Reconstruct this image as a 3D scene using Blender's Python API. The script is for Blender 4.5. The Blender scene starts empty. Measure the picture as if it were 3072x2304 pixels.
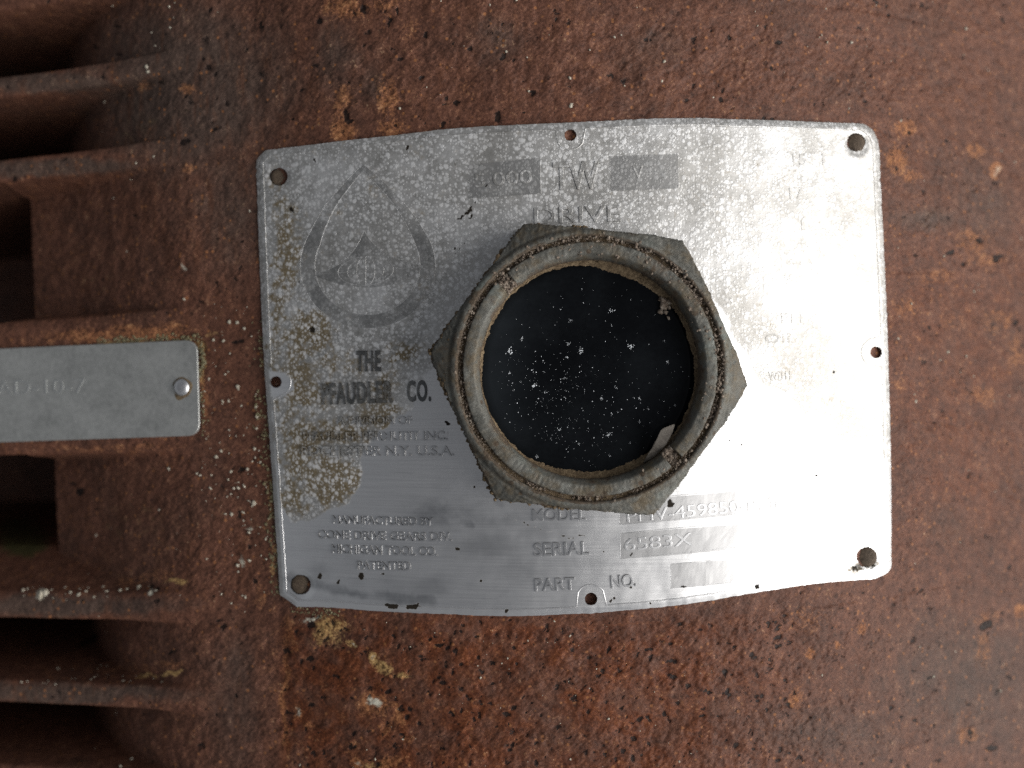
import bpy, bmesh, math, random
import numpy as np
from mathutils import Vector, Matrix
from mathutils.geometry import delaunay_2d_cdt
random.seed(7)
RNG = np.random.default_rng(7)
S = 0.001                      # all modelling below is in millimetres
scene = bpy.context.scene
COL = scene.collection

# ------------------------------------------------------------------ camera
CAM_D = 250.0                  # mm above the crown of the housing
K = 18.0 / 35.0
cam_d = bpy.data.cameras.new("camera")
cam_d.lens = 35.0; cam_d.sensor_width = 36.0
cam_d.clip_start = 0.01; cam_d.clip_end = 100.0
cam_d.dof.use_dof = True
cam_d.dof.focus_distance = (CAM_D - 4.0) * S
cam_d.dof.aperture_fstop = 6.3
cam = bpy.data.objects.new("camera", cam_d); COL.objects.link(cam)
cam.location = (0, 0, CAM_D * S)
scene.camera = cam

# ------------------------------------------------------------------ daylight
SUN_AZ = math.radians(-12.0)   # direction the light comes from, measured from +X
SUN_EL = math.radians(30.0)
world = bpy.data.worlds.new("World"); scene.world = world
world.use_nodes = True
wn = world.node_tree; wn.nodes.clear()
sky = wn.nodes.new("ShaderNodeTexSky"); sky.sky_type = 'NISHITA'
sky.sun_disc = False
sky.sun_elevation = SUN_EL
sky.sun_rotation = math.radians(90.0) - SUN_AZ
sky.air_density = 1.0; sky.dust_density = 6.0; sky.ozone_density = 1.0
hsv = wn.nodes.new("ShaderNodeHueSaturation"); hsv.inputs["Saturation"].default_value = 0.18
bg = wn.nodes.new("ShaderNodeBackground"); bg.inputs["Strength"].default_value = 0.05
wo = wn.nodes.new("ShaderNodeOutputWorld")
wn.links.new(sky.outputs[0], hsv.inputs["Color"])
wn.links.new(hsv.outputs[0], bg.inputs["Color"])
wn.links.new(bg.outputs[0], wo.inputs["Surface"])
sun_d = bpy.data.lights.new("sun", 'SUN')
sun_d.energy = 1.5; sun_d.angle = math.radians(60.0); sun_d.color = (1.0, 0.975, 0.94)
sun = bpy.data.objects.new("sun", sun_d); COL.objects.link(sun)
sdir = Vector((math.cos(SUN_EL) * math.cos(SUN_AZ), math.cos(SUN_EL) * math.sin(SUN_AZ), math.sin(SUN_EL)))
sun.rotation_euler = sdir.to_track_quat('Z', 'Y').to_euler()
sun.location = sdir * 2.0
scene.view_settings.view_transform = 'Standard'
scene.view_settings.look = 'None'
scene.view_settings.gamma = 1.0
scene.view_settings.exposure = 0.85
scene.render.film_transparent = False
scene.cycles.use_denoising = False      # the photograph has its own fine grain

# ------------------------------------------------------------------ small tools
def smooth(a, b, x):
    t = np.clip((x - a) / (b - a), 0, 1)
    return t * t * (3 - 2 * t)

def fft_noise(n, beta, seed, lo=1):
    r = np.random.default_rng(seed)
    f = np.fft.fftfreq(n) * n
    k = np.sqrt(f[:, None] ** 2 + f[None, :] ** 2); k[0, 0] = 1
    amp = k ** (-beta); amp[k < lo] = 0
    z = np.fft.ifft2(np.fft.fft2(r.standard_normal((n, n))) * amp).real
    return (z - z.mean()) / z.std()

def samp(img, x, y):
    """periodic bilinear sample, x and y in pixels of img"""
    h, w = img.shape
    x0 = np.floor(x).astype(int); y0 = np.floor(y).astype(int)
    fx = x - x0; fy = y - y0
    x0 %= w; y0 %= h; x1 = (x0 + 1) % w; y1 = (y0 + 1) % h
    return (img[y0, x0] * (1 - fx) * (1 - fy) + img[y0, x1] * fx * (1 - fy)
            + img[y1, x0] * (1 - fx) * fy + img[y1, x1] * fx * fy)

NA = fft_noise(1024, 1.4, 11, 6)
NB = fft_noise(1024, 1.9, 12, 2)
NC = fft_noise(1024, 1.0, 13, 30)

def noise1(img, x, y, period):          # period in mm for the whole tile
    return samp(img, np.asarray(x) / period * img.shape[1], np.asarray(y) / period * img.shape[0])

# ------------------------------------------------------------------ the housing face as a surface
TH = math.radians(2.6); CT, ST = math.cos(TH), math.sin(TH)
U0 = 15.8                      # crown line of the cylindrical face
R = 202.0; UL = 80.0; UR = 105.0; SL = 0.25

def z_circ(u):
    a = np.clip(u, -150, 150)
    return np.sqrt(R * R - a * a) - R

def z_face(u):
    u = np.asarray(u, float)
    zl = z_circ(-UL) - SL * (-UL - u)
    sr = UR / math.sqrt(R * R - UR * UR)
    zr = z_circ(UR) - sr * (u - UR)
    zc = z_circ(u)
    w = smooth(-UL - 2.5, -UL + 1.5, u)
    z = zl * (1 - w) + zc * w
    return np.where(u > UR, zr, z)

def xy2uv(x, y): return x * CT + y * ST - U0, -x * ST + y * CT
def uv2xy(u, v):
    a = u + U0
    return a * CT - v * ST, a * ST + v * CT

def px2xy(px, py, z):
    k = K * (CAM_D - z)
    return (np.asarray(px, float) - 1536) / 1536 * k, -(np.asarray(py, float) - 1152) / 1536 * k

def px2uv(px, py, zfun, off=0.0):
    z = np.zeros_like(np.asarray(px, float))
    for _ in range(25):
        x, y = px2xy(px, py, z)
        u, v = xy2uv(x, y)
        z = zfun(u) + off
    return u, v

def xyz2px(x, y, z):
    k = K * (CAM_D - z)
    return x / k * 1536 + 1536, -y / k * 1536 + 1152

# grooves between the fins: rims (top, bottom) where the groove meets the left edge of the picture
GROOVES = [(-230, -34), (24, 222), (284, 474), (538, 966), (1366, 1778), (1857, 2046), (2112, 2300), (2366, 2560)]
GV = []
for a, b in GROOVES:
    ua, va = px2uv(np.array([30.0, 30.0]), np.array([a, b], float), z_face)
    GV.append((va[0], va[1]))
XR_U = float(px2uv(np.array([560.0]), np.array([1150.0]), z_face)[0][0])
XC_U = float(px2uv(np.array([333.0]), np.array([1150.0]), z_face)[0][0])
X1_U = float(px2uv(np.array([100.0]), np.array([1150.0]), z_face, -16.5)[0][0])
X2_U = float(px2uv(np.array([140.0]), np.array([1150.0]), z_face, -16.5)[0][0])
XL_U = float(px2uv(np.array([0.0]), np.array([1150.0]), z_face)[0][0])

def groove_depth(u, kind, i=0):
    if kind == 'narrow':
        L = XC_U - XL_U
        xs = [XL_U - 30, XL_U, XL_U + .25 * L, XL_U + .45 * L, XL_U + .65 * L, XL_U + .82 * L, XC_U, XC_U + 7, XR_U - 8, XR_U, XR_U + 4]
        ds = [130, 52, 37, 26, 17, 11, 7.0, 4.2, 1.9, 0.4, 0.0]
    else:
        xe = X2_U if i == 4 else X1_U
        xs = [XL_U - 30, xe - 1.0, xe + 0.4, XC_U - 4, XC_U, XR_U - 8, XR_U, XR_U + 3]
        ds = [120, 118, 16.5, 6.2, 4.8, 1.4, 0.2, 0.0]
    if kind == 'narrow': return sum(np.interp(u + o, xs, ds) for o in (-5, -3, -1, 1, 3, 5)) / 6
    return np.interp(u, xs, ds)

def groove(u, v):
    """depth below the face and wall profile (0 on a fin, 1 on a groove floor)"""
    dep = np.zeros_like(u); pro = np.zeros_like(u)
    for i, (vt, vb) in enumerate(GV):
        d = groove_depth(u, 'wide' if i in (3, 4) else 'narrow', i)
        s = np.minimum(v - vb, vt - v)
        ww = 0.9 + 0.06 * np.minimum(d, 40)
        if i in (3, 4):
            deep = u < (X2_U if i == 4 else X1_U) + 0.2
            ww = np.where(deep, 2.4, ww + 0.8)
        p = smooth(0.0, 1.0, s / ww)
        m = s > 0
        cut = d * p
        if i == 4:                      # the lower slot has a sloping mossy sill
            sl = v - vb
            cut = np.minimum(cut, 1.9 * np.maximum(sl, 0) + 40 * np.maximum(sl - 10.5, 0))
        dep = np.where(m, cut, dep)
        edge = 1.7 * np.clip(d / 6.0, 0, 1) * np.exp(np.minimum(s, 0) / 2.0)   # the ribs are rounded along their rims
        dep = dep + np.where(m, edge, np.where(s > -6, edge, 0)); pro = np.where(m, p, pro)
    return dep, pro

def z_house(u, v):
    return z_face(u) - groove(u, v)[0]

# ------------------------------------------------------------------ stains, pits and wear (each has its own outline and stays on its surface)
MW, MH = 1536, 1152            # one cell = 2 px of the photograph
def new_map(): return np.zeros((MH, MW), np.float32)
YY, XX = np.mgrid[0:MH, 0:MW]
WX = np.roll(NB[:MH // 2 * 2, :], 0)
def warp(amount):
    ax = samp(NA, XX * 0.9 + 31, YY * 0.9 + 77) * amount
    ay = samp(NA, XX * 0.9 + 531, YY * 0.9 + 277) * amount
    return XX + ax, YY + ay
WXX, WYY = warp(2.6)
def blob(mp, px, py, rx, ry, s=1.0, rot=0.0, soft=0.6):
    cx, cy, ax, ay = px / 2, py / 2, rx / 2, ry / 2
    m = max(ax, ay) * 1.8 + 8
    x0, x1 = int(max(0, cx - m)), int(min(MW, cx + m + 1)); y0, y1 = int(max(0, cy - m)), int(min(MH, cy + m + 1))
    if x0 >= x1 or y0 >= y1: return
    dx = WXX[y0:y1, x0:x1] - cx; dy = WYY[y0:y1, x0:x1] - cy
    c, t = math.cos(rot), math.sin(rot)
    d = np.sqrt(((dx * c + dy * t) / ax) ** 2 + ((-dx * t + dy * c) / ay) ** 2)
    mp[y0:y1, x0:x1] = np.maximum(mp[y0:y1, x0:x1], s * (1 - smooth(1 - soft, 1 + soft * 0.5, d)))

def poly_mask(pts):
    pts = np.array(pts, float) / 2
    ins = np.zeros((MH, MW), bool)
    n = len(pts)
    for i in range(n):
        (xa, ya), (xb, yb) = pts[i], pts[(i + 1) % n]
        if ya == yb: continue
        c = ((ya > WYY) != (yb > WYY)) & (WXX < (xb - xa) * (WYY - ya) / (yb - ya) + xa)
        ins ^= c
    return ins.astype(np.float32)

def blur(a, n):
    for _ in range(n):
        a = (a + np.roll(a, 1, 0) + np.roll(a, -1, 0) + np.roll(a, 1, 1) + np.roll(a, -1, 1)) / 5
    return a

m_orange, m_pit, m_pale, m_grey, m_moss, m_warm, m_ochre = (new_map() for _ in range(7))
for b in [(1040, 20, 90, 50, .8), (1150, 12, 60, 40, .7), (1030, 300, 45, 60, .7), (1035, 385, 45, 50, 1), (1165, 300, 40, 75, .8),
          (1170, 385, 55, 35, .8), (1400, 260, 50, 30, .4), (1240, 90, 60, 60, .4), (2720, 385, 42, 38, .9), (2690, 480, 45, 55, .85), (2735, 525, 32, 30, .8),
          (2920, 450, 40, 28, .8), (2985, 510, 22, 30, 1), (2920, 730, 60, 45, .7), (2960, 780, 80, 30, .6), (2810, 830, 70, 30, .6),
          (2720, 920, 60, 35, .6), (2860, 965, 45, 35, .5), (2990, 960, 70, 45, .6), (3050, 1060, 40, 80, .6), (2950, 1190, 60, 40, .6), (2700, 1150, 30, 30, .5),
          (2580, 1890, 24, 26, .9), (2512, 1936, 16, 14, 1), (2430, 1965, 20, 20, 1), (2960, 1860, 55, 30, .6), (2945, 1950, 30, 60, .7),
          (3060, 1835, 30, 30, .9), (2905, 2212, 50, 34, .7), (2395, 2100, 22, 55, .7), (2420, 1860, 90, 60, .4), (2680, 2190, 40, 20, .4),
          (2380, 2090, 22, 22, .9), (860, 1900, 26, 90, .6), (856, 2100, 13, 230, .85), (930, 2180, 22, 18, .8), (895, 2140, 16, 26, 1),  # the tall thin blob paints the highlight along the casting's crease
          (1125, 2115, 62, 48, 1), (1190, 2160, 30, 40, .8), (1160, 2190, 34, 26, .7), (1090, 2285, 42, 26, 1), (1165, 2285, 50, 24, 1),
          (1230, 2225, 30, 20, .6), (1045, 2230, 40, 24, .5), (1060, 2050, 40, 20, .3), (440, 262, 26, 22, .7), (560, 270, 36, 22, .9),
          (560, 500, 20, 20, .7), (440, 1000, 180, 28, .85), (250, 1010, 160, 26, .8), (520, 985, 60, 34, .8), (90, 1025, 120, 16, .4),
          (610, 1150, 16, 160, .7), (360, 1345, 260, 14, .55), (470, 1730, 80, 24, .5), (380, 2010, 150, 20, .5), (520, 1990, 50, 18, .7), (400, 1745, 60, 26, .6),
          (780, 1790, 30, 60, .5), (820, 1950, 30, 200, .3)]:
    blob(m_orange, *b)
for b in [(985, 1890, 70, 60, .8), (1045, 1932, 22, 14, 1, .6), (1120, 1970, 36, 20, 1, .6), (1160, 1995, 36, 22, 1, .6), (1205, 2025, 26, 14, .8, .5),
          (1110, 2290, 30, 18, .8), (530, 1747, 42, 14, 1, -.08), (520, 2015, 46, 10, 1, -.3), (440, 2030, 60, 8, .8, -.1), (640, 1010, 40, 14, .5),
          (400, 1035, 210, 12, .9, -.04), (600, 1040, 24, 26, .9), (612, 1110, 10, 60, .8), (800, 1500, 16, 120, .5), (830, 1650, 14, 120, .6), (790, 1080, 8, 50, .5)]:
    blob(m_ochre, *b)
for b in [(930, 1856, 34, 10, 1, -.15), (1125, 2108, 26, 22, 1), (895, 2138, 9, 16, .9), (1118, 1965, 10, 10, .6), (1050, 1935, 10, 8, .7, .5), (1082, 2286, 10, 8, .6),
          (122, 1788, 24, 18, 1, -.4), (450, 1777, 12, 10, 1), (2990, 515, 14, 20, .5), (720, 1690, 8, 22, .7), (1712, 320, 9, 12, .9), (745, 1595, 9, 9, 1),
          (555, 808, 10, 16, .8, -.6), (1125, 2102, 12, 10, 1)]:
    blob(m_pale, *b, soft=.9)
blob(m_moss, 60, 1610, 110, 70, 1.0); blob(m_moss, 300, 840, 130, 70, .3); blob(m_moss, 400, 1560, 200, 90, .35); blob(m_moss, 420, 380, 110, 60, .35)
for b in [(560, 260, 420, 330, .9), (700, 620, 200, 330, .6), (1000, 170, 120, 160, .6), (1480, 120, 160, 110, .5), (1120, 260, 60, 90, .6), (2950, 620, 160, 200, .5), (2800, 660, 200, 60, .6),
          (2900, 2050, 380, 330, .6), (2500, 2200, 420, 150, .5), (700, 2080, 130, 330, .55), (200, 1818, 420, 40, 1.0), (200, 2080, 460, 38, 1.0), (160, 250, 340, 34, 1.0), (160, 500, 340, 34, 1.0),
          (1700, 2230, 300, 70, .4), (2840, 1560, 140, 120, .4), (1950, 150, 200, 130, .4)]:
    blob(m_grey, *b, soft=1.0)
wm = smooth(1800, 1900, YY * 2.0) * smooth(820, 870, XX * 2.0) * (1 - smooth(1900, 2700, XX * 2.0)) * 1.0
m_warm[:] = np.maximum(wm, .45 * smooth(2400, 2800, XX * 2.0) * smooth(600, 900, YY * 2.0) * (1 - smooth(1400, 1900, YY * 2.0)))
def pits(n, x0, x1, y0, y1, smin, smax, st=1.0):
    for _ in range(n):
        x, y = RNG.uniform(x0, x1), RNG.uniform(y0, y1)
        s = smin + (smax - smin) * RNG.random() ** 2.5
        blob(m_pit, x, y, s, s * RNG.uniform(.6, 1.3), st * RNG.uniform(.6, 1), RNG.uniform(0, 3), soft=.5)
        if RNG.random() < .35:
            blob(m_pit, x + RNG.uniform(-1.6, 1.6) * s, y + RNG.uniform(-1.6, 1.6) * s, s * .7, s * .6, st * .9, soft=.5)
pits(640, 850, 2400, 1845, 2304, 3, 10)
pits(150, 2300, 3072, 1750, 2304, 3, 8, .8)
pits(130, 2690, 3072, 0, 1750, 3, 8, .8)
pits(150, 600, 2700, 0, 400, 3.5, 10, .9)
pits(130, 0, 800, 0, 2304, 4, 11, .9)
for b in [(1048, 340, 12, 22), (1057, 355, 11, 10), (1090, 20, 10, 22), (1190, 35, 6, 16), (962, 65, 8, 16), (1335, 285, 12, 12), (1370, 305, 14, 14), (1207, 170, 12, 9),
          (1282, 108, 8, 11), (1415, 152, 9, 12), (1510, 168, 7, 14, 1, .6), (1545, 182, 9, 10), (1335, 365, 10, 14), (1490, 345, 16, 22), (2935, 725, 12, 14), (2850, 755, 14, 10),
          (2985, 775, 14, 20), (3000, 770, 20, 9), (2890, 790, 10, 8), (2695, 505, 8, 12), (2730, 400, 8, 12), (2955, 1885, 24, 18), (2980, 2250, 22, 16), (2910, 2205, 12, 10),
          (925, 1872, 18, 14), (1310, 1935, 24, 10), (930, 1975, 18, 14), (1330, 2055, 16, 12), (1520, 2145, 18, 12), (45, 528, 14, 14), (30, 255, 8, 8), (142, 10, 9, 7)]:
    blob(m_pit, b[0], b[1], b[2] * .8, b[3] * .8, *b[4:], soft=.5)
m_orange *= .86
HOUSE_MAPS = {'orange': m_orange, 'pit': m_pit, 'pale': m_pale, 'grey': m_grey, 'moss': m_moss, 'warm': m_warm, 'ochre': m_ochre}

# plate maps
m_dep, m_brown, m_spot, m_smudge = (new_map() for _ in range(4))
DEP = [(740, 380), (2700, 300), (2700, 1400), (2618, 1372), (2552, 1354), (2519, 1318), (2476, 1296), (2447, 1300), (2407, 1258), (2398, 1211), (2360, 1177),
       (2273, 1145), (2250, 1081), (2218, 1038), (2170, 951), (2120, 860), (1900, 900), (1600, 1000), (1400, 1080), (1310, 1110), (1270, 1150), (1232, 1218),
       (1175, 1260), (1131, 1294), (1086, 1380), (1086, 1449), (1051, 1509), (980, 1530), (930, 1560), (865, 1570), (842, 1540), (828, 1330), (812, 1190), (806, 1100), (700, 900)]
m_dep[:] = blur(poly_mask(DEP), 14)
near_nut = np.sqrt((XX * 2.0 - 1767) ** 2 + (YY * 2.0 - 1110) ** 2)
m_dep *= 1 - .42 * (1 - smooth(430, 560, near_nut)) * (1 - smooth(1350, 1600, XX * 2.0))
for b in [(835, 900, 30, 500, .55), (870, 1250, 40, 300, .6), (940, 1180, 90, 90, .55), (850, 620, 40, 60, .6), (1010, 640, 60, 30, .3), (860, 760, 60, 200, .7), (880, 700, 50, 120, .5), (930, 1000, 90, 90, .9), (890, 1150, 70, 130, .8), (1000, 1100, 120, 60, .5), (1130, 1230, 80, 60, .8),
          (1010, 1300, 150, 50, .8), (900, 1350, 70, 130, .8), (1000, 1440, 110, 90, .95), (880, 1500, 60, 70, .8), (935, 1575, 16, 20, .8), (1150, 1150, 60, 60, .6),
          (1210, 1060, 60, 50, .7), (870, 640, 40, 80, .6), (830, 540, 40, 30, .5), (1270, 860, 40, 60, .35), (1250, 470, 40, 20, .4), (2400, 1100, 140, 60, .5), (2500, 1220, 120, 80, .6),
          (2250, 900, 80, 60, .5), (2320, 1000, 90, 50, .5), (2560, 1300, 80, 40, .5), (1130, 560, 60, 50, .3), (2150, 600, 200, 120, .25)]:
    blob(m_brown, *b, soft=.9)
m_brown[:] = np.clip(m_brown * np.where(XX < 720, 1.35, .55), 0, 1.1)
m_chalk = new_map()
for b in [(2420, 1130, 190, 170, 1), (2560, 1270, 110, 110, 1), (2250, 950, 110, 130, .9), (2600, 760, 70, 320, .7), (2300, 640, 160, 130, .5), (2150, 480, 150, 70, .4)]:
    blob(m_chalk, *b, soft=.9)
wash = new_map(); blob(wash, 830, 1146, 46, 46, 1.0, soft=.3); m_dep *= 1 - wash
for b in [(1083, 1727, 9, 11), (962, 1735, 7, 9), (1145, 1725, 6, 6), (1384, 1645, 8, 8), (1428, 1452, 6, 7), (1172, 1815, 22, 9), (1243, 1818, 28, 10), (1520, 1831, 8, 6), (1445, 1735, 7, 6),
          (1020, 1750, 8, 4), (1815, 1560, 5, 5), (1891, 1665, 9, 9), (2008, 1508, 8, 16), (2012, 1512, 6, 9), (1812, 1657, 4, 4), (1890, 1763, 6, 6), (1950, 1808, 12, 5), (2270, 1760, 10, 6), (2186, 1336, 5, 5), (2230, 1335, 3, 3),
          (1224, 442, 9, 12), (1175, 436, 4, 5), (933, 483, 6, 7), (1395, 635, 24, 4, 1, -.7), (1360, 740, 16, 3, .9, -.6), (1455, 554, 4, 5), (1403, 652, 6, 5), (2505, 1120, 5, 7),
          (1362, 488, 22, 4, .6, -.7), (1836, 1805, 10, 5), (2054, 1760, 10, 6), (2450, 1432, 6, 3), (2590, 1705, 50, 14, .55), (880, 630, 5, 12), (895, 850, 5, 30, .6), (935, 990, 8, 14, .8), (1340, 1270, 16, 5, .8, .5), (1335, 1305, 22, 22, .35)]:
    blob(m_spot, *b, soft=.45)
blob(m_dep, 2590, 1703, 62, 17, 1.0, -.1); blob(m_brown, 2590, 1703, 66, 18, .9, -.1)
for b in [(1400, 1480, 90, 60, .95), (1330, 1530, 120, 50, .95), (1500, 1560, 100, 30, .5), (1450, 1640, 120, 40, .5), (1300, 1760, 150, 30, .4), (1120, 1740, 120, 26, .3),
          (1650, 1600, 120, 40, .4), (1880, 1625, 40, 40, .5), (1050, 1650, 110, 60, .3), (960, 1720, 50, 40, .4), (1600, 1700, 90, 50, .4), (1750, 1690, 90, 20, .4)]:
    blob(m_smudge, *b, soft=1.0)
def stroke(mp, pts, w, s):
    P = np.array(pts, float); 
    for a, b in zip(P[:-1], P[1:]):
        n = max(2, int(np.linalg.norm(b - a) / 2))
        for k in range(n):
            q = a + (b - a) * k / n; blob(mp, q[0], q[1], w, w, s, soft=.6)
stroke(m_spot, [(1512, 1547), (1545, 1568), (1588, 1587), (1650, 1600), (1724, 1607), (1760, 1604)], 2.6, .75)
stroke(m_spot, [(1370, 655), (1395, 630), (1428, 604)], 4.0, .8); stroke(m_spot, [(1362, 765), (1385, 738), (1402, 725)], 4.0, .6); stroke(m_spot, [(1352, 520), (1372, 490), (1392, 476)], 3.5, .5)
stroke(m_smudge, [(1500, 1500), (1450, 1470), (1405, 1440)], 14, .9); stroke(m_smudge, [(1310, 1505), (1350, 1540), (1420, 1575)], 12, .8); stroke(m_smudge, [(880, 1725), (960, 1760), (1100, 1790), (1300, 1800)], 16, .7)
PLATE_MAPS = {'deposit': m_dep, 'brown': m_brown, 'spot': m_spot, 'smudge': m_smudge, 'chalk': m_chalk}

def paint(me, maps, co=None):
    n = len(me.vertices)
    if co is None:
        co = np.empty(n * 3, np.float32); me.vertices.foreach_get("co", co); co = co.reshape(-1, 3) / S
    px, py = xyz2px(co[:, 0], co[:, 1], co[:, 2])
    qx = np.clip(px / 2, 0, MW - 1.01); qy = np.clip(py / 2, 0, MH - 1.01)
    off = np.maximum(np.maximum(-px, px - 3072), np.maximum(-py, py - 2304))     # stains end where the maps end
    fade = 1 - smooth(0, 60, off)
    for nm, mp in maps.items():
        fd = 1.0 if nm in ('warm', 'grey') else fade
        at = me.attributes.new(nm, 'FLOAT', 'POINT')
        at.data.foreach_set("value", (samp(mp, qx, qy) * fd).astype(np.float32))

# ------------------------------------------------------------------ materials
class NT:
    def __init__(s, name):
        s.m = bpy.data.materials.new(name); s.m.use_nodes = True
        s.t = s.m.node_tree; s.t.nodes.clear()
        s.out = s.t.nodes.new("ShaderNodeOutputMaterial")
        s.pos = s.t.nodes.new("ShaderNodeNewGeometry").outputs["Position"]
    def n(s, typ, ins=None, **props):
        nd = s.t.nodes.new(typ)
        for k, v in props.items(): setattr(nd, k, v)
        for k, v in (ins or {}).items(): s.put(nd.inputs[k], v)
        return nd
    def put(s, sock, v):
        if isinstance(v, bpy.types.NodeSocket): s.t.links.new(v, sock)
        elif isinstance(v, (tuple, list)) and len(v) == 3 and sock.type == 'RGBA': sock.default_value = (*v, 1)
        else: sock.default_value = v
    def noise(s, scale, detail=4, rough=.55, vec=None, off=0.0, dist=0.0):
        v = vec or s.pos
        if off:
            v = s.n("ShaderNodeVectorMath", {0: v, 1: (off, off * 1.7, off * .6)}, operation='ADD').outputs[0]
        return s.n("ShaderNodeTexNoise", {"Vector": v, "Scale": scale, "Detail": detail, "Roughness": rough, "Distortion": dist}).outputs["Fac"]
    def voro(s, scale, rand=1.0, off=0.0):
        v = s.pos
        if off: v = s.n("ShaderNodeVectorMath", {0: v, 1: (off, off * 1.7, off * .6)}, operation='ADD').outputs[0]
        nd = s.n("ShaderNodeTexVoronoi", {"Vector": v, "Scale": scale, "Randomness": rand})
        return nd.outputs["Distance"], nd.outputs["Color"]
    def math(s, op, a, b=0.0, clamp=False):
        nd = s.n("ShaderNodeMath", {0: a, 1: b}, operation=op); nd.use_clamp = clamp
        return nd.outputs[0]
    def step(s, x, a, b, lo=0.0, hi=1.0):
        nd = s.n("ShaderNodeMapRange", {"Value": x, "From Min": a, "From Max": b, "To Min": lo, "To Max": hi}, interpolation_type='SMOOTHSTEP')
        return nd.outputs[0]
    def mix(s, f, a, b):
        nd = s.n("ShaderNodeMix", data_type='RGBA')
        s.put(nd.inputs[0], f); s.put(nd.inputs[6], a); s.put(nd.inputs[7], b)
        return nd.outputs[2]
    def fmix(s, f, a, b):
        nd = s.n("ShaderNodeMix", data_type='FLOAT')
        s.put(nd.inputs[0], f); s.put(nd.inputs[2], a); s.put(nd.inputs[3], b)
        return nd.outputs[0]
    def ramp(s, x, stops):
        nd = s.n("ShaderNodeValToRGB", {0: x})
        e = nd.color_ramp.elements
        while len(e) < len(stops): e.new(.5)
        for el, (p, c) in zip(e, stops): el.position = p; el.color = (*c, 1)
        return nd.outputs[0]
    def attr(s, name):
        return s.n("ShaderNodeAttribute", attribute_name=name).outputs["Fac"]
    def bump(s, h, dist, strength=1.0, normal=None):
        ins = {"Height": h, "Distance": dist, "Strength": strength}
        if normal: ins["Normal"] = normal
        return s.n("ShaderNodeBump", ins).outputs[0]
    def principled(s, **kw):
        names = {"color": "Base Color", "metal": "Metallic", "rough": "Roughness", "normal": "Normal", "spec": "Specular IOR Level", "aniso": "Anisotropic", "ior": "IOR", "coat": "Coat Weight"}
        nd = s.n("ShaderNodeBsdfPrincipled", {names[k]: v for k, v in kw.items()})
        return nd.outputs[0]
    def done(s, sh):
        s.t.links.new(sh, s.out.inputs["Surface"]); return s.m

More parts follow.
